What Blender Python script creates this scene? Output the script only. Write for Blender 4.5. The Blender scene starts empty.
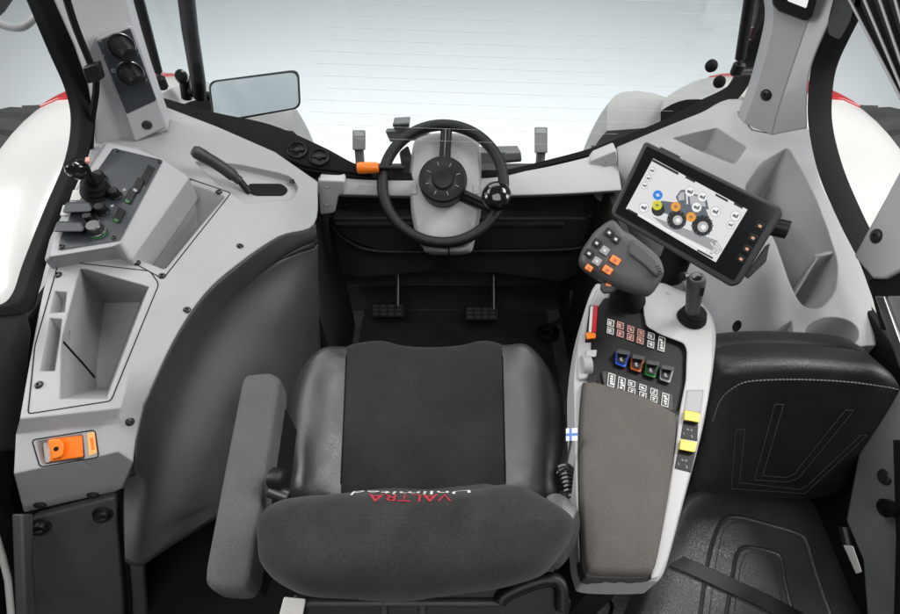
import bpy, bmesh, math, random
from mathutils import Vector, Matrix, Quaternion
from mathutils.bvhtree import BVHTree
random.seed(7)
rad = math.radians
S = bpy.context.scene
COL = S.collection

# ------------------------------------------------------------------ camera frame (metres; x right, y ahead, z up)
TH = rad(48.0); H = 1.75; F = 500.0
CAM = Vector((0, 0, H))
D = Vector((0, math.cos(TH), -math.sin(TH)))
U = Vector((0, math.sin(TH), math.cos(TH)))
R = Vector((1, 0, 0))
def ray(px, py): return D + R*((px-450)/F) + U*((307-py)/F)
def Z(px, py, z): d = ray(px, py); return CAM + d*((z-H)/d.z)
def Y(px, py, y): d = ray(px, py); return CAM + d*(y/d.y)
def X(px, py, x): d = ray(px, py); return CAM + d*(x/d.x)
def T(px, py, t): return CAM + ray(px, py)*t
class Pl:
    def __init__(s, c, n): s.c = Vector(c); s.n = Vector(n).normalized()
    def p(s, px, py, off=0.0):
        d = ray(px, py)
        return CAM + d*((s.c + s.n*off - CAM).dot(s.n)/d.dot(s.n))
    def ps(s, pts, off=0.0): return [s.p(a, b, off) for a, b in pts]

# ------------------------------------------------------------------ materials
def nodes_of(m):
    m.use_nodes = True
    return m.node_tree.nodes, m.node_tree.links
MATS = {}
def mat(name, col, rough=0.5, metal=0.0, spec=0.5, grain=0.0, gscale=900.0, var=0.0, bevel=0.0, coat=0.0, sheen=0.0,
        kind='noise', rvar=0.0, emis=None, estr=0.0, speck=0.0, sscale=330.0):
    m = bpy.data.materials.new(name); N, L = nodes_of(m)
    b = N['Principled BSDF']
    b.inputs['Base Color'].default_value = (*col, 1)
    b.inputs['Roughness'].default_value = rough
    b.inputs['Metallic'].default_value = metal
    b.inputs['Specular IOR Level'].default_value = spec
    b.inputs['Coat Weight'].default_value = coat
    b.inputs['Sheen Weight'].default_value = sheen
    if emis:
        b.inputs['Emission Color'].default_value = (*emis, 1); b.inputs['Emission Strength'].default_value = estr
    geo = N.new('ShaderNodeNewGeometry')
    last = None
    if bevel:
        bv = N.new('ShaderNodeBevel'); bv.samples = 4; bv.inputs['Radius'].default_value = bevel
        last = bv.outputs['Normal']
    if grain:
        if kind == 'voronoi':
            t = N.new('ShaderNodeTexVoronoi'); t.feature = 'DISTANCE_TO_EDGE'; out = t.outputs['Distance']
        elif kind == 'weave':
            t = N.new('ShaderNodeTexNoise'); t.inputs['Detail'].default_value = 3; out = t.outputs['Fac']
        else:
            t = N.new('ShaderNodeTexNoise'); t.inputs['Detail'].default_value = 2; out = t.outputs['Fac']
        t.inputs['Scale'].default_value = gscale
        L.new(geo.outputs['Position'], t.inputs['Vector'])
        bp = N.new('ShaderNodeBump'); bp.inputs['Strength'].default_value = grain; bp.inputs['Distance'].default_value = 0.001
        L.new(out, bp.inputs['Height'])
        if last: L.new(last, bp.inputs['Normal'])
        last = bp.outputs['Normal']
    if last: L.new(last, b.inputs['Normal'])
    if var:
        t2 = N.new('ShaderNodeTexNoise'); t2.inputs['Scale'].default_value = 14; t2.inputs['Detail'].default_value = 6
        L.new(geo.outputs['Position'], t2.inputs['Vector'])
        mr = N.new('ShaderNodeMapRange'); mr.inputs['From Min'].default_value = .3; mr.inputs['From Max'].default_value = .7
        mr.inputs['To Min'].default_value = 1-var; mr.inputs['To Max'].default_value = 1+var
        L.new(t2.outputs['Fac'], mr.inputs['Value'])
        mx = N.new('ShaderNodeVectorMath'); mx.operation = 'SCALE'; mx.inputs[0].default_value = col
        sc_out = mr.outputs['Result']
        if speck:
            t3 = N.new('ShaderNodeTexNoise'); t3.inputs['Scale'].default_value = sscale; t3.inputs['Detail'].default_value = 2
            L.new(geo.outputs['Position'], t3.inputs['Vector'])
            m3 = N.new('ShaderNodeMapRange'); m3.inputs['From Min'].default_value = .3; m3.inputs['From Max'].default_value = .7
            m3.inputs['To Min'].default_value = 1-speck; m3.inputs['To Max'].default_value = 1+speck
            L.new(t3.outputs['Fac'], m3.inputs['Value'])
            mm = N.new('ShaderNodeMath'); mm.operation = 'MULTIPLY'
            L.new(sc_out, mm.inputs[0]); L.new(m3.outputs['Result'], mm.inputs[1]); sc_out = mm.outputs[0]
        L.new(sc_out, mx.inputs['Scale']); L.new(mx.outputs['Vector'], b.inputs['Base Color'])
        if rvar:
            m2 = N.new('ShaderNodeMapRange'); m2.inputs['From Min'].default_value = .3; m2.inputs['From Max'].default_value = .7
            m2.inputs['To Min'].default_value = rough-rvar; m2.inputs['To Max'].default_value = rough+rvar
            L.new(t2.outputs['Fac'], m2.inputs['Value']); L.new(m2.outputs['Result'], b.inputs['Roughness'])
    MATS[name] = m
    return m
M_light = mat('pale_grey_plastic', (.33, .333, .345), .44, grain=.4, gscale=900, var=.035, speck=.035, sscale=500, rvar=.05, bevel=.006)
M_tray  = mat('tray_plastic', (.36, .365, .385), .5, grain=.25, gscale=1400, var=.03, bevel=.004)
M_mid   = mat('mid_grey_plastic', (.39, .39, .40), .5, grain=.25, gscale=1400, var=.03, bevel=.004)
M_post  = mat('pillar_plastic', (.50, .50, .515), .5, grain=.2, gscale=1400, var=.03, bevel=.006)
M_trim  = mat('white_trim_plastic', (.40, .40, .40), .38, grain=.1, gscale=1400, var=.02, bevel=.005)
M_dash  = mat('dash_plastic', (.46, .46, .465), .42, grain=.15, gscale=1400, var=.02, bevel=.006)
M_bay   = mat('charcoal_moulding', (.060, .060, .0615), .46, grain=.35, gscale=900, var=.07, rvar=.07, bevel=.006, speck=.06, sscale=500)
M_dark  = mat('dark_plastic', (.028, .028, .030), .45, grain=.3, gscale=1100, var=.06, rvar=.06, bevel=.003)
M_foot  = mat('footwell_plastic', (.034, .032, .029), .5, grain=.4, gscale=700, var=.2, speck=.2, sscale=300)
M_black = mat('black_plastic', (.0065, .0065, .007), .42, spec=.3, grain=.12, gscale=1200, bevel=.002)
M_matte = mat('black_rubber', (.007, .007, .007), .7, spec=.15, grain=.2, gscale=900)
M_panel = mat('switch_panel_slate', (.030, .036, .042), .42, grain=.15, gscale=1200, bevel=.001)
M_gloss = mat('gloss_black', (.006, .006, .007), .12, coat=.5)
M_rim   = mat('wheel_rim_rubber', (.009, .009, .0095), .40, spec=.35, grain=.5, gscale=700, kind='voronoi')
M_fab   = mat('seat_fabric', (.028, .027, .0265), .9, spec=.12, grain=.9, gscale=500, var=.12, sheen=.06, kind='weave', speck=.22, sscale=380)
M_boll  = mat('seat_bolster_vinyl', (.036, .0345, .034), .34, spec=.8, grain=.35, gscale=500, var=.08, rvar=.06, kind='voronoi')
M_back  = mat('backrest_velour', (.0265, .0258, .0258), .85, spec=.2, grain=.8, gscale=500, var=.26, sheen=.08, kind='weave', speck=.22, sscale=340)
M_arm   = mat('armrest_fabric', (.086, .085, .085), .8, spec=.25, grain=1.0, gscale=420, var=.07, speck=.15, sscale=480)
M_pad   = mat('taupe_pad', (.094, .085, .077), .75, spec=.3, grain=.9, gscale=500, var=.08, speck=.14, sscale=480)
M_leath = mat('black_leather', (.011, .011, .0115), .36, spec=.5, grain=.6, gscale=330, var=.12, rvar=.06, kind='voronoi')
M_leat2 = mat('cushion_leather_sheen', (.036, .036, .0365), .33, spec=.7, grain=.6, gscale=330, var=.12, rvar=.06, kind='voronoi')  # paler than the backrest leather: the cushion's sheen is put into the base colour
M_stit  = mat('grey_thread', (.17, .17, .165), .8)
M_stitd = mat('dim_thread', (.065, .065, .065), .8)
M_white = mat('white_paint', (.62, .615, .60), .22, coat=.4, var=.015)
M_red   = mat('red_lamp_plastic', (.50, .018, .022), .25, coat=.4)
M_tyre  = mat('tyre_rubber', (.022, .022, .022), .7, grain=.4, gscale=90, var=.2)
M_oran  = mat('orange_plastic', (.88, .20, .012), .35, grain=.08, gscale=900, bevel=.002)
M_oran2 = mat('pale_orange_sticker', (.85, .42, .14), .4)
M_yell  = mat('yellow_plastic', (.86, .60, .06), .35, bevel=.0015)
M_blue  = mat('blue_plastic', (.02, .08, .55), .35)
M_gren  = mat('green_plastic', (.015, .15, .03), .35)
M_brown = mat('rust_orange_plastic', (.40, .10, .02), .35)
M_grey  = mat('key_grey', (.30, .30, .31), .45)
M_icon  = mat('icon_white', (.58, .57, .55), .5)
M_iconr = mat('icon_rose', (.62, .30, .24), .5)
M_icona = mat('icon_amber', (.75, .45, .25), .5)
M_chrom = mat('satin_metal', (.45, .45, .45), .3, metal=1)
M_steel = mat('dark_steel', (.09, .09, .095), .35, metal=.8)
M_mirr  = mat('mirror_glass', (.62, .69, .73), .15, metal=.30)  # bright reflection is put into the pale base colour, only partly metallic
M_blind = mat('blind_fabric', (.035, .031, .031), .8, grain=.4, gscale=700)
M_carp  = mat('grey_carpet', (.09, .088, .085), .95, grain=1.0, gscale=260, var=.25, speck=.5, sscale=180)
M_screw = mat('screw_steel', (.05, .05, .052), .3, metal=.6)
M_wire  = mat('heating_wire', (.60, .58, .55), .5)
M_frame = mat('window_frame_black', (.006, .006, .006), .7, spec=.12)
M_red2  = mat('red_thread', (.38, .02, .035), .75)
M_wht2  = mat('white_thread', (.75, .74, .72), .7)
M_tag   = mat('tag_white', (.78, .80, .84), .5)
M_tagb  = mat('tag_blue', (.10, .22, .55), .5)
M_grd   = mat('guard_grey', (.40, .40, .39), .6, var=.05)
M_lamp  = mat('lamp_grey', (.16, .165, .165), .45, var=.06, bevel=.004)
def scr(name, c, e=.9): return mat(name, (.02, .02, .02), .25, spec=.2, emis=c, estr=e)
E_bg = scr('screen_white', (.80, .80, .80)); E_bar = scr('screen_grey', (.50, .51, .52)); E_sh = scr('screen_shade', (.36, .37, .38))
E_dk = scr('screen_ink', (.02, .022, .025)); E_md = scr('screen_slate', (.13, .15, .18)); E_wh = scr('screen_pure', (.95, .95, .95))
E_bl = scr('screen_blue', (.03, .25, .80)); E_ye = scr('screen_yellow', (.72, .68, .03)); E_or = scr('screen_orange', (.90, .38, .04))
E_am = scr('key_glow', (.85, .45, .25), .8)

def glass_mat():
    m = bpy.data.materials.new('window_glass'); N, L = nodes_of(m)
    N.remove(N['Principled BSDF']); o = N['Material Output']
    tr = N.new('ShaderNodeBsdfTransparent'); tr.inputs['Color'].default_value = (.97, .985, .985, 1)
    gl = N.new('ShaderNodeBsdfGlossy'); gl.inputs['Roughness'].default_value = .02
    fr = N.new('ShaderNodeValue'); fr.outputs[0].default_value = .025
    mx = N.new('ShaderNodeMixShader')
    L.new(fr.outputs[0], mx.inputs[0]); L.new(tr.outputs[0], mx.inputs[1]); L.new(gl.outputs[0], mx.inputs[2]); L.new(mx.outputs[0], o.inputs['Surface'])
    return m
M_glass = glass_mat()

# ------------------------------------------------------------------ mesh helpers
def cr(pts, n=8, closed=False):
    """Catmull-Rom through points (tuples or Vectors of any size)."""
    P = [Vector(p) for p in pts]; out = []; m = len(P)
    rng = m if closed else m-1
    for i in range(rng):
        p1, p2 = P[i], P[(i+1) % m]
        p0 = P[i-1] if (closed or i > 0) else p1*2-p2
        p3 = P[(i+2) % m] if (closed or i+2 < m) else p2*2-p1
        for k in range(n):
            t = k/n
            out.append(.5*((2*p1)+(p2-p0)*t+(2*p0-5*p1+4*p2-p3)*t*t+(3*p1-p0-3*p2+p3)*t**3))
    if not closed: out.append(P[-1])
    return out
def rpoly(pts, r, n=5):
    """round the corners of a 2D/3D polygon; r is a number or a list"""
    P = [Vector(p) for p in pts]; out = []; m = len(P)
    for i in range(m):
        a, b, c = P[i-1], P[i], P[(i+1) % m]
        rr = r[i] if isinstance(r, (list, tuple)) else r
        if rr <= 0: out.append(b); continue
        da, dc = (a-b), (c-b)
        k = min(rr, da.length*.48, dc.length*.48)
        s, e = b+da.normalized()*k, b+dc.normalized()*k
        for q in range(n+1):
            t = q/n
            out.append(s*(1-t)**2+b*2*t*(1-t)+e*t*t)
    return out
class MB:
    def __init__(s): s.v = []; s.f = []
    def add(s, vs, fs):
        o = len(s.v); s.v += [Vector(v) for v in vs]; s.f += [tuple(i+o for i in f) for f in fs]; return s
    def rings(s, rings, caps=True, closed=True):
        n = len(rings[0]); vs = [p for r in rings for p in r]; fs = []
        for k in range(len(rings)-1):
            for i in range(n if closed else n-1):
                j = (i+1) % n
                fs.append((k*n+i, k*n+j, (k+1)*n+j, (k+1)*n+i))
        if caps and closed:
            fs.append(tuple(range(n-1, -1, -1))); fs.append(tuple((len(rings)-1)*n+i for i in range(n)))
        return s.add(vs, fs)
    def prism(s, top, vec):
        vec = Vector(vec); return s.rings([[p+vec for p in top], list(top)])
    def tube(s, pts, r, seg=10, caps=True):
        P = [Vector(p) for p in pts]; rs = r if isinstance(r, (list, tuple)) else [r]*len(P)
        rings = []; up = None
        for i, p in enumerate(P):
            t = (P[min(i+1, len(P)-1)]-P[max(i-1, 0)]).normalized()
            if up is None:
                a = Vector((0, 0, 1)) if abs(t.z) < .9 else Vector((1, 0, 0)); up = t.cross(a).normalized()
            up = (up-t*up.dot(t)).normalized(); bi = t.cross(up)
            rings.append([p+(up*math.cos(q*2*math.pi/seg)+bi*math.sin(q*2*math.pi/seg))*rs[i] for q in range(seg)])
        return s.rings(rings, caps)
    def loop(s, pts, r, seg=8):
        P = [Vector(p) for p in pts]; m = len(P); rings = []; up = None
        for i, p in enumerate(P):
            t = (P[(i+1) % m]-P[i-1]).normalized()
            if up is None:
                a = Vector((0, 0, 1)) if abs(t.z) < .9 else Vector((1, 0, 0)); up = t.cross(a).normalized()
            up = (up-t*up.dot(t)).normalized(); bi = t.cross(up)
            rings.append([p+(up*math.cos(q*2*math.pi/seg)+bi*math.sin(q*2*math.pi/seg))*r for q in range(seg)])
        rings.append(rings[0]); return s.rings(rings, False)
    def lathe(s, o, ax, prof, seg=28):
        o = Vector(o); ax = Vector(ax).normalized()
        a = Vector((0, 0, 1)) if abs(ax.z) < .9 else Vector((1, 0, 0)); u = ax.cross(a).normalized(); w = ax.cross(u)
        return s.rings([[o+ax*h+(u*math.cos(q*2*math.pi/seg)+w*math.sin(q*2*math.pi/seg))*max(r, 1e-5) for q in range(seg)] for r, h in prof])
    def box(s, c, ax, ay, az):
        c, ax, ay, az = Vector(c), Vector(ax), Vector(ay), Vector(az)
        return s.rings([[c-ax-ay-az, c+ax-ay-az, c+ax+ay-az, c-ax+ay-az], [c-ax-ay+az, c+ax-ay+az, c+ax+ay+az, c-ax+ay+az]])
    def loft(s, rows):
        return s.rings(rows, False, False)
    def pillow(s, ring, up, prof):
        c = sum(ring, Vector())/len(ring); up = Vector(up)
        return s.rings([[c+(p-c)*k+up*h for p in ring] for k, h in prof])
    def slab(s, rows, drop):
        """open grid of points turned into a solid by dropping it"""
        drop = Vector(drop); nr, nc = len(rows), len(rows[0])
        vs = [p for r in rows for p in r]; vs += [p+drop for p in vs]; o = nr*nc; fs = []
        for k in range(nr-1):
            for i in range(nc-1):
                q = (k*nc+i, k*nc+i+1, (k+1)*nc+i+1, (k+1)*nc+i); fs.append(q); fs.append(tuple(x+o for x in reversed(q)))
        b = [(0, i) for i in range(nc)]+[(k, nc-1) for k in range(1, nr)]+[(nr-1, i) for i in range(nc-2, -1, -1)]+[(k, 0) for k in range(nr-2, 0, -1)]
        b = [k*nc+i for k, i in b]
        for i in range(len(b)):
            a, c = b[i], b[(i+1) % len(b)]; fs.append((c, a, a+o, c+o))
        return s.add(vs, fs)
    def build(s, name, m, parent=None, bev=0, seg=2, sub=0, sharp=38, label=None, kind=None):
        me = bpy.data.meshes.new(name); off = WL[parent] if parent else base_of(s.v)
        me.from_pydata([v-off for v in s.v], [], s.f)
        bm = bmesh.new(); bm.from_mesh(me)
        bmesh.ops.remove_doubles(bm, verts=bm.verts, dist=1e-6)
        bmesh.ops.recalc_face_normals(bm, faces=bm.faces); bm.to_mesh(me); bm.free()
        return finish(name, me, m, parent, off, bev, seg, sub, sharp, label, kind)
WL = {}
def base_of(vs):
    lo = [min(v[i] for v in vs) for i in range(3)]; hi = [max(v[i] for v in vs) for i in range(3)]
    return Vector(((lo[0]+hi[0])/2, (lo[1]+hi[1])/2, lo[2]))
def finish(name, me, m, parent, off, bev=0, seg=2, sub=0, sharp=38, label=None, kind=None):
    me.materials.append(m)
    for p in me.polygons: p.use_smooth = True
    if sharp: me.set_sharp_from_angle(angle=rad(sharp))
    o = bpy.data.objects.new(name, me); COL.objects.link(o); WL[o] = Vector(off)
    if parent: o.parent = parent
    else: o.location = off
    if bev:
        b = o.modifiers.new('bevel', 'BEVEL'); b.width = bev; b.segments = seg; b.limit_method = 'ANGLE'; b.angle_limit = rad(35)
    if sub:
        q = o.modifiers.new('sub', 'SUBSURF'); q.levels = sub; q.render_levels = sub
    if label: o['label'] = label
    if kind: o['kind'] = kind
    return o
def tag(o, label, cat, group=None):
    o['label'] = label; o['category'] = cat
    if group: o['group'] = group
    return o
def thing(name, label, cat, loc, group=None):
    o = bpy.data.objects.new(name, None); COL.objects.link(o); o.location = loc; o.empty_display_size = .05
    WL[o] = Vector(loc); return tag(o, label, cat, group)
from mathutils import noise
def ruffle(o, amp, sc, seed=0):
    for v in o.data.vertices:
        n = v.normal; v.co += n*amp*(noise.noise(v.co*sc+Vector((seed, 0, 0)))+.5*noise.noise(v.co*sc*2.3+Vector((0, seed, 3))))
def bvh(o):
    off = WL[o]; me = o.data
    return BVHTree.FromPolygons([v.co+off for v in me.vertices], [tuple(p.vertices) for p in me.polygons])
def hit(b, px, py, off=0.0):
    d = ray(px, py).normalized(); loc, n, i, dist = b.ray_cast(CAM, d)
    if loc is None: raise RuntimeError('miss %s %s' % (px, py))
    if n.dot(d) > 0: n = -n
    return loc+n*off, n
def cut(o, cutters):
    """carve pockets out of a solid for good; the cutters are thrown away"""
    off = WL[o]; tmp = []
    for mb in cutters:
        me = bpy.data.meshes.new('c'); me.from_pydata([v-off for v in mb.v], [], mb.f)
        bm = bmesh.new(); bm.from_mesh(me); bmesh.ops.recalc_face_normals(bm, faces=bm.faces); bm.to_mesh(me); bm.free()
        c = bpy.data.objects.new('c', me); COL.objects.link(c); c.matrix_world = Matrix.Translation(off); tmp.append(c)
        q = o.modifiers.new('b', 'BOOLEAN'); q.object = c; q.operation = 'DIFFERENCE'; q.solver = 'EXACT'
    bpy.context.view_layer.update()
    dg = bpy.context.evaluated_depsgraph_get()
    me = bpy.data.meshes.new_from_object(o.evaluated_get(dg)); old = o.data
    o.modifiers.clear(); o.data = me; me.name = o.name; bpy.data.meshes.remove(old)
    for c in tmp: bpy.data.objects.remove(c, do_unlink=True)
    for p in me.polygons: p.use_smooth = True
    me.set_sharp_from_angle(angle=rad(34))
def pocket(b, px_top, depth, scale=.8, shift=(0, 0, 0), bottom=None):
    """cutter through the surface b under an outline drawn on it"""
    top = [hit(b, x, y)[0] for x, y in px_top]
    c = sum(top, Vector())/len(top)
    if bottom: bot = bottom
    else: bot = [c+(p-c)*scale+Vector((0, 0, -depth))+Vector(shift) for p in top]
    up = [p+(p-q)*(.03/max((p-q).length, 1e-4)) for p, q in zip(top, bot)]
    return MB().rings([up, bot])
def flat_pocket(b, px_top, depth):
    top = [hit(b, x, y)[0] for x, y in px_top]
    c = sum(top, Vector())/len(top); n = Vector()
    for i in range(len(top)): n += (top[i]-c).cross(top[(i+1) % len(top)]-c)
    n.normalize()
    if n.z < 0: n = -n
    flat = [p-n*(p-c).dot(n) for p in top]
    return MB().rings([[c+(p-c)*1.02+n*.06 for p in flat], [c+(p-c)*.97-n*depth for p in flat]])
def seam(b, pts, r, name, m, parent, n=10, closed=True, off=0.0):
    q = []
    P = [Vector(p) for p in pts]
    rng = len(P) if closed else len(P)-1
    for i in range(rng):
        a, c = P[i], P[(i+1) % len(P)]; k = max(1, int((c-a).length/4))
        for j in range(k): q.append(a+(c-a)*(j/k))
    if not closed: q.append(P[-1])
    w = [hit(b, p[0], p[1], off)[0] for p in q]
    mb = MB()
    (mb.loop(w, r, 6) if closed else mb.tube(w, r, 6))
    return mb.build(name, m, parent)
# one screw head, copied wherever the panels show one
_sc = {}
def screw(parent, loc, n, r=.007, m=None):
    key = (round(r, 4), (m or M_screw).name)
    if key not in _sc:
        mb = MB().lathe((0, 0, 0), (0, 0, 1), [(r*1.25, -.002), (r*1.25, .0006), (r*1.0, .0012), (r*.98, .003), (r*.8, .0042), (r*.45, .0045), (r*.38, .0016), (0, .0014)], 16)
        me = bpy.data.meshes.new('screw'); me.from_pydata(mb.v, [], mb.f)
        bm = bmesh.new(); bm.from_mesh(me); bmesh.ops.recalc_face_normals(bm, faces=bm.faces); bm.to_mesh(me); bm.free()
        me.materials.append(m or M_screw)
        for p in me.polygons: p.use_smooth = True
        me.set_sharp_from_angle(angle=rad(35)); _sc[key] = me
    o = bpy.data.objects.new('screw', _sc[key]); COL.objects.link(o)
    o.parent = parent; o.location = loc-WL[parent]; o.rotation_mode = 'QUATERNION'
    o.rotation_quaternion = Vector((0, 0, 1)).rotation_difference(n)
    return o
def text_mesh(s, size, name='t'):
    cu = bpy.data.curves.new(name, 'FONT'); cu.body = s; cu.size = size; cu.align_x = 'CENTER'; cu.align_y = 'CENTER'; cu.resolution_u = 3
    o = bpy.data.objects.new(name, cu); COL.objects.link(o); bpy.context.view_layer.update()
    me = bpy.data.meshes.new_from_object(o.evaluated_get(bpy.context.evaluated_depsgraph_get()))
    v = [x.co.copy() for x in me.vertices]; f = [tuple(p.vertices) for p in me.polygons]
    bpy.data.objects.remove(o, do_unlink=True); bpy.data.curves.remove(cu); bpy.data.meshes.remove(me)
    return v, f
def row3(pts, n=6):
    """smooth a traced (px,py,z) curve, then put it in space"""
    return [Z(p[0], p[1], p[2]) for p in cr(pts, n)]

# ================================================================== SETTING
f = MB(); f.rings([[Vector((-60, -60, -1.3)), Vector((60, -60, -1.3)), Vector((60, 60, -1.3)), Vector((-60, 60, -1.3))],
                   [Vector((-60, -60, -1.2)), Vector((60, -60, -1.2)), Vector((60, 60, -1.2)), Vector((-60, 60, -1.2))]])
M_studio = mat('studio_white', (.76, .80, .82), .95, spec=.05)
o = f.build('studio_floor', M_studio, kind='structure'); o['label'] = 'seamless pale studio floor beyond the windows'
f = MB().box((0, .62, -.02), (.93, 0, 0), (0, 1.2, 0), (0, 0, .02))
o = f.build('floor', M_carp, kind='structure'); o['label'] = 'dark carpeted cab floor'

# ================================================================== LEFT CONSOLE
lc = thing('side_console', 'long pale grey moulded console with storage bins and orange lever, left of the driver seat', 'console', (-.8, .7, .55))
stn = [  # each station from the door edge to the footwell edge
 [(24, 512, .735), (66, 502, .735), (98, 495, .735), (114, 491, .74), (122, 487, .745)],
 [(14, 474, .875), (60, 464, .875), (98, 457, .872), (118, 452, .868), (133, 462, .845)],
 [(16, 434, .905), (60, 430, .905), (100, 426, .90), (116, 424, .895), (135, 442, .865)],
 [(20, 419, .935), (60, 415, .935), (106, 410, .93), (121, 408, .925), (143, 405, .885)],
 [(33, 345, .965), (70, 345, .965), (120, 348, .96), (137, 345, .955), (173, 341, .925)],
 [(45, 285, .995), (80, 285, .995), (140, 288, .985), (163, 286, .978), (204, 294, .945)],
 [(58, 238, 1.02), (90, 238, 1.02), (170, 240, .998), (196, 243, .985), (240, 262, .945)],
 [(76, 192, 1.045), (120, 190, 1.04), (205, 200, 1.0), (242, 212, .975), (279, 236, .925)],
 [(90, 150, 1.07), (150, 150, 1.06), (215, 168, 1.01), (280, 196, .95), (314, 224, .885)],
 [(96, 118, 1.085), (166, 107, 1.06), (218, 127, 1.02), (275, 152, .965), (318, 182, .91)],
]
def interp_rows(stn, keep, n=5):
    """stations joined lengthwise by curves; stations in keep stay as hard creases"""
    seg = []; cur = [0]
    for i in range(1, len(stn)):
        cur.append(i)
        if i in keep or i == len(stn)-1: seg.append(cur); cur = [i]
    rows = None
    nc = len(stn[0]); cols = [[] for _ in range(nc)]
    for s in seg:
        for c in range(nc):
            q = cr([stn[i][c] for i in s], n)
            if cols[c]: q = q[1:]
            cols[c] += q
    return [[Z(*cols[c][k]) for c in range(nc)] for k in range(len(cols[0]))]
rows = interp_rows(stn, {1, 2, 3})
shell = MB().slab(rows, (-.09, .06, -.20)).build('shell', M_light, lc)
B = bvh(shell)
P1 = rpoly([(192, 184), (226, 196), (165, 270), (139, 260)], 4)
P2t = [(80, 269), (149, 287), (107, 399), (60, 399), (61, 350)]
def onb(px, py, z): return Z(px, py, z)
P2b = [onb(104, 303, .83), onb(140, 302, .83), onb(108, 388, .80), onb(97, 389, .80), onb(96, 372, .82)]
def dens(pts, k=1): return pts
cuts = [pocket(B, P1, .13, .55, (-.02, -.01, 0)),
        pocket(B, P2t, .15, bottom=P2b),
        pocket(B, [(55, 291), (67, 292), (65, 312), (50, 313)], .028, .85),
        pocket(B, [(50, 318), (62, 319), (60, 336), (55, 371), (40, 371)], .035, .88),
        pocket(B, rpoly([(36, 441), (83, 434), (85, 459), (42, 465)], 3), .035, .9),
        flat_pocket(B, rpoly([(192, 160), (240, 164), (290, 176), (300, 187), (293, 200), (246, 204), (217, 184)], 5), .016)]
cut(shell, cuts)
B2 = bvh(shell)
def soften(o, w):
    b = o.modifiers.new('bevel', 'BEVEL'); b.width = w; b.segments = 3; b.limit_method = 'ANGLE'; b.angle_limit = rad(40); b.harden_normals = False
soften(shell, .004)
seam(B2, [(63, 342), (72, 352), (82, 363), (94, 377)], .0032, 'bin_slit', M_matte, lc, closed=False, off=-.0005)
seam(B, rpoly([(59, 261), (150, 271), (159, 284), (111, 401), (28, 414), (35, 346)], 4), .0011, 'bin_seam', M_matte, lc, off=.0004)
seam(B, rpoly([(188, 178), (231, 193), (163, 279), (132, 262)], 3), .0011, 'tray_seam', M_matte, lc, off=.0004)
seam(B, rpoly([(32, 440), (95, 430), (99, 457), (40, 467)], 4), .0011, 'lever_seam', M_matte, lc, off=.0004)
for x, y in [(58, 275), (39, 385), (137, 263), (162, 276), (187, 180), (219, 192), (240, 246), (187, 310), (130, 422), (40, 505), (93, 495), (292, 181)]:
    l, n = hit(B, x, y); screw(lc, l, n, .0065 if y < 490 else .009)
# orange lever in its recess
pl = Pl(hit(B, 60, 450)[0], hit(B, 60, 450)[1])
g = MB().rings([pl.ps(rpoly([(49, 438), (83, 434), (84, 457), (50, 462)], 2), -.022), pl.ps(rpoly([(49, 438), (83, 434), (84, 457), (50, 462)], 2), -.003)])
lev = g.build('parking_lever', M_oran, lc, bev=.002)
MB().rings([pl.ps(rpoly([(47, 440), (61, 438), (65, 443), (64, 457), (52, 461)], 3), -.01), pl.ps(rpoly([(48, 440), (60, 439), (64, 444), (63, 456), (53, 460)], 3), .012)]).build('lever_knob', M_oran, lev, bev=.003, seg=3)
MB().lathe(pl.p(56, 449, .0125), pl.n, [(.0042, -.004), (.0042, 0), (0, .0001)], 12).build('lever_pin', M_matte, lev)
MB().prism(pl.ps([(87, 433.5), (94.5, 432), (97, 453), (89, 456)], .0015), -pl.n*.002).build('sticker', M_oran2, lc)
MB().prism(pl.ps([(90, 438), (93, 437.5), (94.5, 449), (91.5, 450)], .0019), -pl.n*.0004).build('sticker_print', M_oran, lc)
MB().rings([pl.ps([(43, 440), (49, 439), (50, 462), (45, 463)], -.02), pl.ps([(43, 440), (49, 439), (50, 462), (45, 463)], -.012)]).build('lever_slide', M_icon, lc)
# raised housing with the slate switch panel
swp = Pl(Z(110, 200, 1.075), (.10, -.18, 1))
ot = [(108, 143), (140, 150), (165, 160), (121, 243), (111, 247), (50, 257), (55, 236), (76, 196)]
ob = [(104, 141), (140, 146), (190, 177), (131, 261), (117, 253), (44, 262), (50, 238), (72, 196)]
house = MB().rings([[p-Vector((0, 0, .06)) for p in swp.ps(rpoly(ob, 4), -.035)], swp.ps(rpoly(ob, 4), -.03), swp.ps(rpoly(ot, 3), 0)]).build('panel_housing', M_light, lc, bev=.003)
sw = MB().rings([swp.ps(rpoly([(113, 148), (132, 152.5), (163, 160), (120, 240), (58, 250), (60, 238), (78, 198)], 2), -.004), swp.ps(rpoly([(113, 148), (132, 152.5), (163, 160), (120, 240), (58, 250), (60, 238), (78, 198)], 2), .0025)]).build('switch_panel', M_panel, lc)
for x, y in [(117, 151), (159, 162), (62, 247), (114, 238)]: screw(sw, swp.p(x, y, .002), swp.n, .005)
def knob(parent, pl, px, py, r, h, m, off=.0025, name='knob', seg=24):
    return MB().lathe(pl.p(px, py, off), pl.n, [(r*1.15, 0), (r*1.15, h*.12), (r, h*.2), (r*.92, h*.9), (r*.8, h), (0, h)], seg).build(name, m, parent)
def quad(pl, cx, cy, ux, uy, w, h):
    """pixel rectangle about a centre, long side along (ux,uy)"""
    l = math.hypot(ux, uy); ux, uy = ux/l, uy/l
    return [(cx+ux*w*a-uy*h*b, cy+uy*w*a+ux*h*b) for a, b in ((-.5, -.5), (.5, -.5), (.5, .5), (-.5, .5))]
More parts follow.
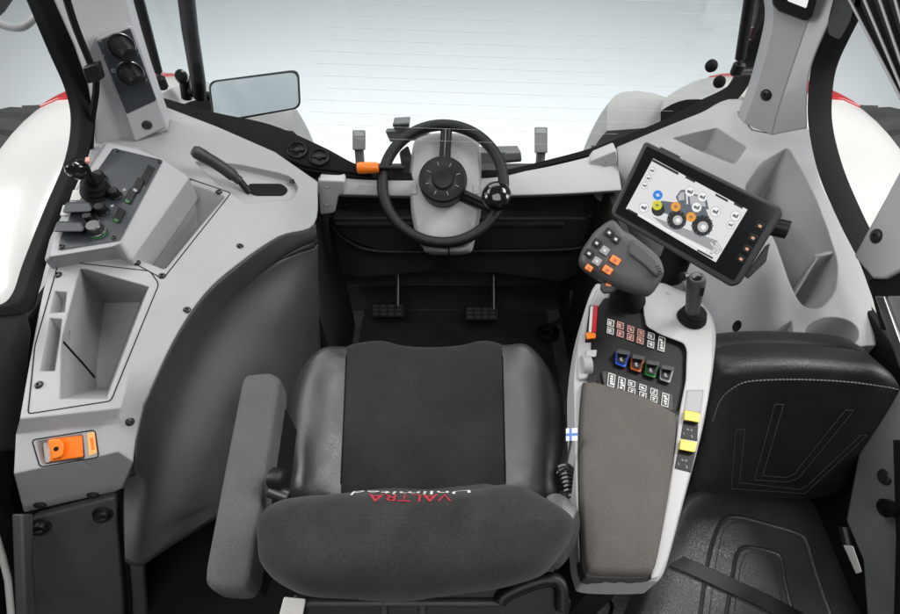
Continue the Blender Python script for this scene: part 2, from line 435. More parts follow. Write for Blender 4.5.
for x, y in [(138, 185), (130, 196), (119, 215)]:
    k = MB().rings([swp.ps(quad(swp, x, y, -.46, .89, 14, 7.5), .002), swp.ps(quad(swp, x, y, -.46, .89, 14, 7.5), .006)]).build('rocker_switch', M_black, sw, bev=.001)
    MB().prism(swp.ps(quad(swp, x-3, y+5, -.46, .89, 2.4, 4), .0064), -swp.n*.001).build('marking', M_gren if y > 190 else M_grey, k)
MB().prism(swp.ps(quad(swp, 147, 175, -.46, .89, 20, 8), .0034), -swp.n*.003).build('blank_switch', M_black, sw)
for x, y, r in [(116, 196, .012), (103, 212, .012), (97, 231, .0165), (91, 221, .01), (101, 179, .012)]:
    knob(sw, swp, x, y, r, .02, M_steel if y == 231 else M_black)
MB().loop([swp.p(97+math.cos(a*.2618)*8.8, 231+math.sin(a*.2618)*7.4, .004) for a in range(24)], .0012, 6).build('knob_ring', M_gren, sw)
for x, y in [(124, 190), (112, 206), (98, 222)]:
    MB().add(*(lambda v, f: ([swp.p(x, y, .003)+Vector((q.x, q.y, q.y*.18-q.x*.1)) for q in v], f))(*text_mesh('+', .018))).build('marking', M_icon, sw)
for x0, y0, x1, y1 in [(66, 207, 90, 207), (57, 226, 82, 227)]:
    MB().rings([swp.ps([(x0, y0-5), (x1, y1-5), (x1+3, y1+1), (x1, y1+5), (x0-4, y0+6)], .008), swp.ps([(x0, y0-5), (x1, y1-5), (x1+3, y1+1), (x1, y1+5), (x0-4, y0+6)], .026)]).build('finger_lever', M_panel, sw, bev=.004, seg=3)
    MB().tube([swp.p(x1, y1, .014), swp.p(x1+9, y1, .003)], .008, 10).build('lever_neck', M_black, sw)
for x, y in [(76, 199), (66, 214)]:
    MB().prism(swp.ps([(x-3, y-9), (x+8, y-9), (x+4, y+1), (x-6, y+1)], .0035), -swp.n*.003).build('label_plate', M_icon, sw)
# joystick with gaiter on the panel
js = thing('loader_joystick', 'small black joystick with folded gaiter and red mark, on the slate switch panel', 'joystick', swp.p(98, 192, .002))
b0 = swp.p(97, 193, .002); b1 = swp.p(86, 166, .09)
ax = (b1-b0).normalized()
MB().lathe(b0, ax, [(.03, 0), (.032, .006), (.026, .014), (.028, .02), (.022, .028), (.024, .034), (.017, .042), (.018, .048), (.011, .058), (.006, .064)], 20).build('gaiter', M_matte, js)
MB().tube([b0+ax*.05, b1], .006, 10).build('stem', M_black, js)
kb = swp.p(80, 167, .10)
MB().lathe(kb-Vector((0, 0, .022)), (-.2, -.2, 1), [(.004, 0), (.016, .006), (.022, .018), (.021, .03), (.014, .04), (0, .043)], 20).build('knob', M_gloss, js)
MB().tube([b1+Vector((-.01, .0, 0)), kb+Vector((.02, -.01, .01)), b0+ax*.03+Vector((.012, -.01, 0))], [.004, .007, .005], 8).build('trigger', M_black, js)
MB().box(kb+Vector((.028, -.004, .018)), (.004, .001, 0), (-.001, .005, .002), (0, 0, .003)).build('trigger_mark', M_iconr, js, bev=.001)

# parking brake lever
hb = thing('hand_brake', 'black hand lever lying over an oval slot in the pale console', 'hand lever', hit(B, 265, 188)[0])
MB().prism([hit(B2, *q)[0]+Vector((0, 0, .0015)) for q in [tuple(v) for v in rpoly([(249, 184), (282, 184), (289, 190), (284, 196), (254, 196), (247, 190)], 4)]], (0, 0, -.004)).build('slot', M_matte, hb)
p0 = hit(B2, 249, 193, .0)[0]; p2 = p0+Vector((-.135, .0, .10)); 
e = [T(250, 193, (p0-CAM).dot(D)), T(240, 181, (p0-CAM).dot(D)-.015), T(220, 166, (p0-CAM).dot(D)-.05), T(193, 150, (p0-CAM).dot(D)-.10)]
MB().tube(cr(e[:2], 4), .009, 12).build('rod', M_black, hb)
MB().tube(cr(e[1:], 8), [.012]*3+[.0155]*10+[.0165]*3+[.012], 14).build('grip', M_dark, hb)

# dark moulding under the console
bay = [
 [(316, 224, .878), (279, 237, .917), (241, 263, .937), (205, 295, .937), (174, 342, .917), (144, 406, .877), (136, 443, .857), (134, 463, .837), (124, 488, .737), (125, 558, .68)],
 [(317, 236, .845), (284, 250, .868), (250, 276, .865), (216, 308, .855), (186, 354, .83), (158, 414, .80), (149, 450, .775), (146, 475, .755), (140, 505, .71), (134, 562, .66)],
 [(318, 246, .79), (290, 262, .805), (260, 287, .80), (228, 321, .785), (199, 368, .76), (172, 428, .73), (160, 470, .70), (154, 500, .68), (148, 530, .655), (143, 562, .64)],
 [(318, 270, .70), (303, 300, .695), (285, 325, .69), (262, 360, .67), (236, 410, .65), (210, 465, .625), (192, 495, .62), (178, 515, .62), (166, 530, .615), (158, 552, .615)],
 [(320, 300, .56), (316, 330, .50), (306, 365, .50), (290, 400, .52), (266, 440, .53), (244, 470, .54), (228, 490, .55), (215, 503, .56), (200, 515, .57), (180, 538, .58)],
 [(326, 330, .10), (325, 370, .12), (320, 400, .24), (305, 430, .34), (285, 460, .42), (265, 480, .46), (250, 495, .49), (235, 505, .51), (222, 512, .53), (206, 522, .55)],
]
br = [row3(r, 5) for r in bay]
nb = len(br[0])
cols = [[br[k][i] for k in range(len(br))] for i in range(nb)]
cols = [cr(c, 5) for c in cols]
MBb = MB().slab(cols, (-.015, 0, -.03))
tag(MBb.build('wheel_arch_moulding', M_bay, None, sharp=60), 'charcoal concave wheel arch moulding between pale left console and driver seat', 'interior panel')

tag(MB().slab([[Vector((x, y, z)) for x in (-.80, -.55, -.30)] for y, z in ((.75, .30), (.5, .32), (.2, .34), (-.1, .34))], (0, 0, -.05)).build('under_seat_cover', M_matte), 'black cover low between the concave charcoal moulding and the driver seat', 'cover')
for sx_ in (-1, 1):
    tag(MB().box((sx_*.945, .50, .45), (.012, 0, 0), (0, .73, 0), (0, 0, .46)).build('cab_side_panel', M_matte, None, bev=.005), ('left' if sx_ < 0 else 'right')+' black side panel low beside the cab floor', 'panel')
# hatch below the rear end of the console
hp = thing('tool_hatch', 'dark grey hatch panel with two thumb screws under the rear end of the left console', 'hatch', (-.72, .33, .5))
pa = [Z(35, 513, .735), Z(116, 494, .735)]
nn = (pa[1]-pa[0]).cross(Vector((0, -.40, -1))).normalized()
if nn.y > 0: nn = -nn
hq = Pl(pa[0], nn)
ring = rpoly(hq.ps([(31, 517), (116, 495), (124, 600), (126, 720), (38, 720)]), [.012, .012, 0, .012, .012])
MB().prism([p+nn*.006 for p in ring], -nn*.02).build('panel', M_bay, hp, bev=.004)
MB().prism(hq.ps([(25, 512), (121, 488), (131, 600), (134, 730), (30, 730)], -.012), -nn*.03).build('surround', M_matte, hp)
MB().prism(hq.ps([(119, 490), (147, 506), (143, 556), (152, 720), (121, 720)], -.02), -nn*.02).build('side_rail', M_bay, hp, bev=.004)
hpl = Pl(hq.c+nn*.006, nn)
for x, y in [(41, 526), (103, 514)]:
    c = hpl.p(x, y)
    q = MB().lathe(c, nn, [(.019, -.002), (.019, .002), (.015, .004), (.014, .012), (.012, .014), (0, .014)], 20).build('thumb_screw', M_black, hp)
    MB().box(c+nn*.0155, Vector((.011, 0, .004)), Vector((0, .001, .001)), nn*.003).build('grip_bar', M_dark, q, bev=.001)
# left door: panel, seal
dl = thing('cab_door', 'black cab door edge with curved seal round the window, at the left side', 'door', (-.88, .7, .3))
def ribbon(a, b, th, n=8):
    A, Bq = cr(a, n), cr(b, n); r = []
    for p, q in zip(A, Bq): r.append([p, q, q+th, p+th])
    return MB().rings(r)
XL = -.885
la = [(36, -8), (60, 50), (76, 88), (82, 120), (76, 160), (56, 210), (36, 262), (26, 292), (14, 304), (-12, 307)]
lb = [(56, -8), (78, 52), (91, 90), (95, 122), (88, 158), (69, 206), (50, 256), (40, 292), (30, 312), (-12, 318)]
ribbon([X(*p, XL) for p in la], [X(*p, XL+.012) for p in lb], Vector((-.03, 0, 0))).build('window_seal', M_matte, dl, bev=.004)
MB().prism([X(*p, XL) for p in [(-20, 310), (27, 309), (33, 330), (22, 450), (-20, 455)]], (-.04, 0, 0)).build('door_panel', M_dark, dl, bev=.008, seg=3)
MB().prism([X(*p, XL-.01) for p in [(-20, 450), (16, 448), (12, 500), (30, 540), (26, 620), (-20, 640)]], (-.03, 0, 0)).build('lower_trim', M_matte, dl, bev=.004)
MB().tube([X(*p, XL+.005) for p in [(-6, 530), (2, 555), (8, 580), (12, 625)]], .006, 10).build('edge_strip', M_icon, dl)
tag(MB().prism([X(*p, -.80) for p in [(22, 514), (34, 514), (33, 560), (38, 630), (26, 630)]], (-.02, 0, 0)).build('hinge_post', M_bay, None, bev=.003), 'narrow charcoal hinge strip beside the dark hatch with thumb screws', 'hinge')

# ================================================================== LEFT PILLAR
lp = thing('cab_pillar', 'leaning pale grey cab pillar carrying two climate knobs, left of the window', 'pillar', Z(145, 130, 1.05))
YP = 1.25
st = [(94, 36), (97, 43), (125, 114), (134, 140)]; se = [(132, 26), (138, 45), (156, 98), (166, 126)]
outer = [[(48, -60), (90, -60), (120, -60)], [(54, 0), (90, 0), (126, 0)], [(74, 45), (96, 36), (133, 26)], [(88, 85), (112, 80), (148, 74)], [(94, 118), (126, 114), (160, 108)], [(96, 150), (136, 142), (168, 130)]]
ys = [1.18, 1.225, 1.27]
g = []
for r in outer: g.append([Y(*p, ys[i]) for i, p in enumerate(r)])
MB().slab([cr(c, 3) for c in map(list, g)], (-.02, .07, 0)).build('trim', M_post, lp)
cp = Pl(Y(112, 75, 1.235), (g[3][2]-g[3][1]).cross(g[4][1]-g[2][1])*-1)
if cp.n.y > 0: cp.n = -cp.n
cp.c = cp.c+cp.n*.030
strip = rpoly([(94, 38), (132, 24), (140, 46), (166, 127), (135, 142), (125, 114)], [5, 6, 8, 3, 3, 8])
MB().rings([cp.ps(strip, -.03), cp.ps(strip, .010)]).build('knob_panel_frame', M_mid, lp, bev=.004, seg=3)
ins = rpoly([(97, 41), (130, 28), (156.5, 100), (126.5, 114)], 2)
cpan = MB().rings([cp.ps(ins, .006), cp.ps(ins, .0115)]).build('climate_panel', M_panel, lp)
for (x, y) in [(121, 46), (130, 73)]:
    ka = (cp.n+Vector((.55, -.1, -.40))).normalized()
    MB().lathe(cp.p(x, y, .011), cp.n, [(.030, 0), (.030, .003), (.0288, .0045), (.0272, .003), (.0268, .0)], 32).build('knob_ring', M_chrom, cpan)
    k = MB().lathe(cp.p(x, y, .008), ka, [(.0262, 0), (.0255, .008), (.022, .014), (.0175, .032), (.0165, .036), (.0145, .0375), (0, .0375)], 32).build('knob', M_black, cpan)
for (x, y, s) in [(101, 42, '*'), (103, 55, '-'), (113, 70, 'o'), (113, 87, '-'), (137, 54, '+'), (146, 80, '+')]:
    v, fc = text_mesh(s, .018); uu = (cp.p(x+10, y-4)-cp.p(x, y)).normalized(); vv = cp.n.cross(uu)
    MB().add([cp.p(x, y, .0122)+uu*q.x+vv*q.y for q in v], fc).build('marking', M_grey, cpan)
screw(lp, cp.p(147, 125, .010), cp.n, .010)
tag(MB().tube(cr([Y(*p, 1.16) for p in [(64, -10), (75, 25), (90, 62), (95, 72), (96, 90), (92, 120), (90, 150), (84, 168)]], 6), .0075, 8).build('cable', M_matte), 'black cable clipped along the left cab pillar', 'cable')
tag(MB().box(Y(94, 72, 1.145), (.018, 0, .004), (0, .012, 0), (.004, 0, .018)).build('cable_clip', M_black, None, bev=.003), 'small black clip holding the cable on the left pillar', 'clip')
tag(MB().tube(cr([X(*p, -.95) for p in [(-6, 22), (10, 27), (22, 27), (34, 18), (44, 4)]], 6), .008, 10).build('grab_cable', M_mid), 'grey hose loop hanging outside the top left door corner', 'hose')
tag(MB().prism([X(*p, -.99) for p in [(-10, -10), (21, -10), (6, 12), (-10, 26)]], (-.05, 0, 0)).build('roof_edge', M_dark, None, bev=.004), 'dark roof edge corner at the top left, above the grey hose', 'roof edge')

# ================================================================== WINDOW
def wz(x): return .0
sillA = [(158, 96, 1.04), (215, 112, 1.00), (270, 124, .97), (322, 146, .93), (362, 166, .90), (405, 172, .885), (450, 172, .88), (500, 170, .88), (545, 160, .885), (590, 148, .90), (620, 137, .915), (660, 121, .95), (700, 100, 1.0), (730, 84, 1.04), (745, 60, 1.10), (752, 20, 1.22), (757, -30, 1.38)]
sillB = [(164, 106, 1.035), (216, 129, .99), (262, 151, .95), (300, 168, .92), (345, 176, .90), (400, 180, .875), (450, 179, .87), (500, 176, .87), (545, 166, .875), (590, 155, .89), (620, 146, .90), (660, 129, .94), (700, 113, .99), (738, 98, 1.03), (757, 66, 1.09), (765, 22, 1.21), (770, -30, 1.37)]
win = thing('rear_window', 'wide curved window pane with fine heating wires in a black frame', 'window', (0, 1.5, .85))
fa, fb = row3(sillA, 6), row3(sillB, 6)
MB().rings([[p, q, q+Vector((0, .02, -.04)), p+Vector((0, .03, -.04))] for p, q in zip(fa, fb)]).build('frame', M_frame, win, bev=.003)
paneb = [p+Vector((0, .012, .0)) for p in fa[1:86]]
up = []
for p in paneb:
    up.append(Vector((p.x*.93, p.y-.18, 1.62)))
MB().rings([[p, q, q+Vector((0, .004, 0)), p+Vector((0, .004, 0))] for p, q in zip(paneb, up)]).build('glass', M_glass, win)
wires = MB()
gb = BVHTree.FromPolygons(paneb+up, [(i, i+1, len(paneb)+i+1, len(paneb)+i) for i in range(len(paneb)-1)])
for k in range(13):
    y0 = -10+k*12.2; pts = []
    for j in range(45):
        x = 300+(k*37 % 30)+j*10
        yy = y0+5*math.sin((x-318)/440*math.pi*.5)+ (x-318)*.018
        h = gb.ray_cast(CAM, ray(x, yy).normalized())
        if h[0] is not None: pts.append(h[0])
    if len(pts) > 4: wires.tube(pts, .00035, 4)
wires.build('heating_wires', M_wire, win)
# vent strip on the left of the sill
vt = thing('vent_strip', 'black ventilation strip with round air vents under the window, left of the wheel', 'vent', Z(290, 150, .93))
va = [(222, 122, .995), (262, 131, .972), (300, 143, .95), (335, 157, .925), (372, 172, .90)]
vb = [(224, 131, .985), (262, 149, .955), (300, 166, .92), (335, 173, .90), (372, 177, .885)]
A, Bq = row3(va, 5), row3(vb, 5)
MB().rings([[p, q, q+Vector((0, .01, -.04)), p+Vector((0, .01, -.04))] for p, q in zip([a+Vector((0, -.006, .012)) for a in A], [b+Vector((0, -.006, .012)) for b in Bq])]).build('strip', M_frame, vt, bev=.003)
vpl = Pl((A[10]+Bq[10])/2+Vector((0, -.006, .013)), (A[12]-A[8]).cross(Bq[10]-A[10]))
if vpl.n.dot(CAM-vpl.c) < 0: vpl.n = -vpl.n
for x, y in [(297, 150), (319, 157)]:
    c = vpl.p(x, y, .001)
    q = MB().lathe(c, vpl.n, [(.030, -.004), (.030, .003), (.026, .005), (.024, .001), (.022, -.002), (0, -.002)], 28).build('air_vent', M_black, vt)
    MB().box(c, Vector((.022, 0, 0)), vpl.n.cross(Vector((1, 0, 0)))*.002, vpl.n*.002).build('vane', M_black, q)
    MB().lathe(c, vpl.n, [(.008, -.002), (.008, .003), (0, .004)], 16).build('vent_hub', M_black, q)

# ================================================================== DASH
da = thing('dashboard', 'pale dash ledge with dark open shelf and panel beneath, behind the steering wheel', 'dashboard', (0, 1.4, .5))
d0 = [(318, 177, .90), (360, 178, .885), (410, 180, .872), (470, 178, .868), (530, 170, .872), (580, 159, .885), (617, 148, .90)]
d1 = [(318, 183, .885), (360, 184, .875), (410, 186, .862), (470, 185, .858), (530, 180, .86), (580, 172, .865), (618, 162, .875)]
d2 = [(318, 194, .855), (360, 195, .845), (410, 196, .835), (470, 196, .83), (530, 195, .83), (580, 193, .835), (622, 190, .84)]
dr = [row3(r, 6) for r in (d0, d1, d2)]
MB().slab(dr, (0, .03, -.03)).build('ledge', M_dash, da, bev=.003)
e2 = MB().prism([Y(*p, 1.265) for p in rpoly([(318, 180), (345, 181), (344, 193), (338, 196), (335, 213), (320, 215)], 3)], (0, .05, 0)).build('ledge_bracket', M_dash, da, bev=.004, seg=3)
MB().prism([Y(*p, 1.395) for p in rpoly([(590, 161), (617, 150), (619, 187), (604, 204), (597, 200), (592, 192)], 3)], (0, .05, 0)).build('ledge_bracket', M_dash, da, bev=.004, seg=3)
for x, y in [(327, 185), (327, 203)]:
    MB().lathe(Y(x, y, 1.266), (0, -1, .3), [(.010, -.004), (.010, .001), (.0075, .002), (.006, -.002), (0, -.002)], 16).build('bolt', M_mid, da)
for x, y in [(606, 163), (606, 192)]:
    MB().lathe(Y(x, y, 1.394), (0, -1, .3), [(.010, -.004), (.010, .001), (.0075, .002), (.006, -.002), (0, -.002)], 16).build('bolt', M_mid, da)
yw = 1.42
MB().box((.05, 1.47, .70), (.53, 0, 0), (0, .02, 0), (0, 0, .12)).build('shelf_back', M_foot, da)
MB().prism([Y(*p, 1.40) for p in rpoly([(330, 218), (590, 218), (584, 244), (572, 249), (380, 251), (352, 242), (336, 230)], 6)], (0, .06, 0)).build('lower_panel', M_dark, da, bev=.006, seg=3)
MB().tube([Y(*p, 1.40) for p in cr([(332, 226), (346, 240), (378, 251), (470, 251), (572, 249), (586, 240)], 5)], .006, 8).build('panel_lip', M_dark, da)
MB().box((0, 1.41, .640), (.40, 0, 0), (0, .025, 0), (0, 0, .004)).build('shelf', M_foot, da)
for x, y in [(520, 206), (535, 209), (346, 206)]:
    MB().lathe(Y(x, y, 1.449), (0, -1, 0), [(.008, -.002), (.008, .003), (0, .004)], 12).build('bolt', M_dark, da)
MB().prism([Y(*p, 1.44) for p in rpoly([(318, 216), (600, 216), (596, 268), (560, 282), (500, 274), (430, 272), (360, 278), (320, 270)], 4)], (0, .03, 0)).build('kick_panel', M_foot, da, bev=.005)
MB().tube([Y(*p, 1.43) for p in cr([(436, 266), (438, 270), (450, 271), (462, 270), (464, 272)], 4)], .004, 8).build('release_handle', M_steel, da)
ft = thing('footwell', 'black footwell shell under the dash, around the pedals', 'footwell', (0, 1.6, 0))
MB().slab([[Vector((x, y, z)) for x in (-.60, -.2, 0, .2, .70)] for y, z in ((1.46, .46), (1.66, .40), (1.74, .30), (1.76, .12), (1.70, .02), (1.55, .012))], (0, .02, -.01)).build('rear_wall', M_foot, ft, bev=.01)
MB().box((-.44, 1.27, .42), (.01, 0, 0), (0, .19, 0), (0, 0, .41)).build('side_wall', M_foot, ft)
MB().box((.52, 1.22, .40), (.01, 0, 0), (0, .42, 0), (0, 0, .40)).build('side_wall', M_foot, ft)
MB().tube([Vector((-.42, 1.69, .20)), Vector((.46, 1.69, .20))], .012, 8).build('ridge', M_foot, ft)
mt = MB().slab([[Vector((x, y, .010+.004*math.sin(x*9)+.003*math.sin(y*23))) for x in [-.40+.05*i for i in range(18)]] for y in [.75+.05*j for j in range(17)]], (0, 0, -.008))
tag(mt.build('floor_mat', M_foot), 'black rubber floor mat in front of the driver seat', 'floor mat')
def pedal(px, py, label, bx):
    p = Pl(Z(px, py, .15), (0, -.45, 1))
    t = thing('pedal', label, 'pedal', p.p(px, py)-Vector((0, 0, .1)), 'foot pedals')
    pad = MB().rings([p.ps(rpoly([(px-17, py-7), (px+17, py-7), (px+17, py+7), (px-17, py+7)], 3), -.012), p.ps(rpoly([(px-17, py-7), (px+17, py-7), (px+17, py+7), (px-17, py+7)], 3), .004)]).build('pad', M_black, t, bev=.003)
    mb = MB()
    for i in range(4):
        for j in range(3):
            mb.rings([p.ps(rpoly([(px-15+i*7.7, py-5.5+j*4), (px-9.5+i*7.7, py-5.5+j*4), (px-9.5+i*7.7, py-2.8+j*4), (px-15+i*7.7, py-2.8+j*4)], .6, 2), .003), p.ps(rpoly([(px-15+i*7.7, py-5.5+j*4), (px-9.5+i*7.7, py-5.5+j*4), (px-9.5+i*7.7, py-2.8+j*4), (px-15+i*7.7, py-2.8+j*4)], .6, 2), .009)])
    mb.build('tread', M_dark, pad)
    MB().tube([p.p(px+bx, py-4, 0), p.p(px+bx, py-16, .02)+Vector((0, .05, .02)), Vector((p.p(px+bx, py).x, 1.66, .42))], .011, 10).build('arm', M_steel, t)
pedal(388, 310, 'left black tread pedal on a steel arm in the footwell', 10)
pedal(482, 313, 'right black tread pedal on a steel arm in the footwell', 12)
q = thing('foot_throttle', 'small black hooked foot lever beside the right console in the footwell', 'foot lever', Z(548, 335, .06))
MB().tube(cr([Z(572, 290, .35), Z(570, 305, .3), Z(566, 316, .22), Z(553, 325, .14), Z(545, 330, .10)], 5), .009, 8).build('arm', M_steel, q)
MB().loop([Z(548+9*math.cos(a*.5236), 332+6*math.sin(a*.5236), .09) for a in range(12)], .012, 8).build('pad', M_black, q)

# ================================================================== STEERING
scx, scy = 443, 183
wn = Vector((0, -math.cos(rad(54)), math.sin(rad(54))))
wp = Pl(T(scx, scy, 1.50), wn)
stc = thing('steering_column', 'white steering column with black three spoke wheel, spinner knob and orange stalk', 'steering column', wp.c-wn*.35)
sx = Vector((1, 0, 0)); sy = wn.cross(sx)
Rw = .182; C0 = wp.c
wheel = MB().loop([C0+sx*math.cos(a*math.pi/36)*Rw+sy*math.sin(a*math.pi/36)*Rw for a in range(72)], .0168, 14).build('steering_wheel', M_rim, stc)
hub0 = C0-wn*.02
MB().lathe(hub0-wn*.06, wn, [(.052, 0), (.066, .02), (.068, .055), (.070, .075), (.072, .105), (.071, .112), (.066, .116), (.060, .1155), (.036, .1135), (.033, .1115), (.030, .1115), (.028, .1165), (.012, .119), (0, .119)], 48).build('hub', M_black, wheel)
hc = hub0+wn*.0565
for a in range(8):
    an = a*math.pi/4+.3
    MB().box(hc+sx*math.cos(an)*.047+sy*math.sin(an)*.047, (sx*math.cos(an)+sy*math.sin(an))*.006, (sy*math.cos(an)-sx*math.sin(an))*.0008, wn*.0009).build('hub_mark', M_grey, wheel)
def spoke(px, py):
    q = wp.p(px, py); d = (q-C0).normalized(); s = d.cross(wn)
    mb = MB()
    rr = []
    for k, (r0, w, h) in enumerate([(.03, .020, .012), (.07, .0185, .011), (.12, .0165, .010), (.175, .0175, .010)]):
        c = C0+d*r0-wn*(.03*(1-k/3)); rr.append([c-s*w-wn*h, c+s*w-wn*h, c+s*w+wn*h*.3, c+s*w*.6+wn*h, c-s*w*.6+wn*h, c-s*w+wn*h*.3])
    mb.rings(rr).build('spoke', M_black, wheel, bev=.003)
    mb2 = MB().tube([C0+d*.07+wn*.0, C0+d*.165+wn*.009], .0035, 8); mb2.build('spoke_groove', M_gloss, wheel)
spoke(447, 120); spoke(497, 210)
kc = wp.p(495, 202)
MB().lathe(kc+wn*.0, wn, [(.012, 0), (.012, .02), (.018, .026), (.034, .034), (.043, .05), (.043, .06), (.036, .072), (.02, .079), (0, .081)], 32).build('spinner_knob', M_gloss, wheel)
cwd = Pl(C0-wn*.03, wn)
sh = rpoly([(414, 139), (432, 133), (466, 133), (480, 142), (482, 176), (481, 214), (476, 236), (468, 246), (425, 246), (416, 238), (411, 214), (409, 170)], 7)
cc = wp.c
ring = cwd.ps(sh, -.02)
cen = sum(ring, Vector())/len(ring)
MB().rings([[cen+(p-cen)*.92-wn*.20 for p in ring], [cen+(p-cen)*.98-wn*.10 for p in ring], ring, [cen+(p-cen)*.97+wn*.012 for p in ring], [cen+(p-cen)*.90+wn*.02 for p in ring], [cen+(p-cen)*.5+wn*.022 for p in ring]]).build('column_shroud', M_trim, stc)
MB().rings([[p-Vector((0, -.05, .05)) for p in cwd.ps(rpoly([(420, 236), (476, 236), (472, 252), (460, 254), (436, 254), (424, 252)], 4), -.06)], cwd.ps(rpoly([(420, 236), (476, 236), (472, 252), (460, 254), (436, 254), (424, 252)], 4), -.06), cwd.ps(rpoly([(424, 238), (472, 238), (469, 249), (460, 251), (436, 251), (428, 249)], 4), -.04)]).build('lower_shroud', M_trim, stc, bev=.004)
MB().box(cwd.p(449, 252, -.05), (.002, 0, 0), (0, .004, 0), (0, 0, .02)).build('shroud_split', M_matte, stc)
for a in (414, 476):
    MB().prism(cwd.ps(rpoly([(a-3, 184), (a+3, 184), (a+3, 194), (a-3, 194)], 1), .003), -wn*.02).build('shroud_clip', M_mid, stc)
MB().rings([cwd.ps(rpoly([(399, 152), (408, 145), (413, 160), (412, 182), (404, 180)], 3), -.05), cwd.ps(rpoly([(399, 152), (408, 145), (413, 160), (412, 182), (404, 180)], 3), -.01)]).build('stalk_socket', M_black, stc, bev=.004)
a0, a1 = cwd.p(405, 168, .05), cwd.p(379, 167.5, .05); a2 = cwd.p(357, 168, .05)
MB().tube([a0, a1], .007, 10).build('stalk_rod', M_black, stc)
MB().tube([a1+(a2-a1)*t for t in (0, .03, .15, .85, .97, 1)], [.010, .0145, .0165, .0175, .016, .010], 16).build('indicator_stalk', M_oran, stc)

# ================================================================== OUTSIDE: rear lamps and hitch seen past the sill
def outlamp(px, py, w, h, y, label, z2):
    t = thing('work_lamp', label, 'lamp', Y(px, py+h/2+8, y), 'grey lamps behind the window')
    p = Pl(Y(px, py, y), (0, -.75, .65))
    MB().rings([p.ps(rpoly([(px-w/2, py-h/2), (px+w/2, py-h/2), (px+w/2, py+h/2), (px-w/2, py+h/2)], 1.5), -.05), p.ps(rpoly([(px-w/2, py-h/2), (px+w/2, py-h/2), (px+w/2, py+h/2), (px-w/2, py+h/2)], 1.5), 0)]).build('housing', M_lamp, t, bev=.006)
    MB().prism(p.ps([(px-w/2+1.5, py-h/2+1.5), (px+w/2-1.5, py-h/2+1.5), (px+w/2-1.5, py-h/2+6), (px-w/2+1.5, py-h/2+6)], .002), -p.n*.002).build('lens', M_grey, t)
    MB().tube([p.p(px, py+h/2-2, -.03), p.p(px, py+h/2+20, -.05)+Vector((0, 0, -.1))], .02, 8).build('bracket', M_lamp, t)
outlamp(359, 140, 13, 20, 1.95, 'grey lamp on a bracket behind the window, left of the steering wheel', .5)
outlamp(541, 140, 13, 26, 1.95, 'grey lamp on a bracket behind the window, right of the steering wheel', .5)
hk = thing('hitch_frame', 'grey bracket with small clamp behind the upper left of the steering wheel', 'bracket', Y(405, 145, 1.9))
MB().prism([Y(*p, 1.9) for p in [(385, 131), (425, 130), (432, 140), (390, 142)]], (0, .06, -.02)).build('plate', M_lamp, hk, bev=.004)
MB().prism([Y(*p, 1.88) for p in [(393, 123), (410, 122), (409, 131), (394, 131)]], (0, .05, 0)).build('clamp', M_lamp, hk, bev=.006)
MB().tube([Y(393, 125, 1.87), Y(409, 124, 1.87)], .008, 8).build('bolt', M_steel, hk)
vb_ = thing('valve_block', 'grey valve block low behind the window, right of the steering column', 'valve block', Y(505, 160, 1.85))
MB().prism([Y(*p, 1.85) for p in [(478, 152), (520, 151), (522, 162), (480, 166)]], (0, .08, -.02)).build('body', M_lamp, vb_, bev=.006)
MB().prism([Y(*p, 1.84) for p in [(505, 153), (521, 152), (522, 160), (506, 161)]], (0, .04, -.01)).build('cover', M_lamp, vb_, bev=.004)

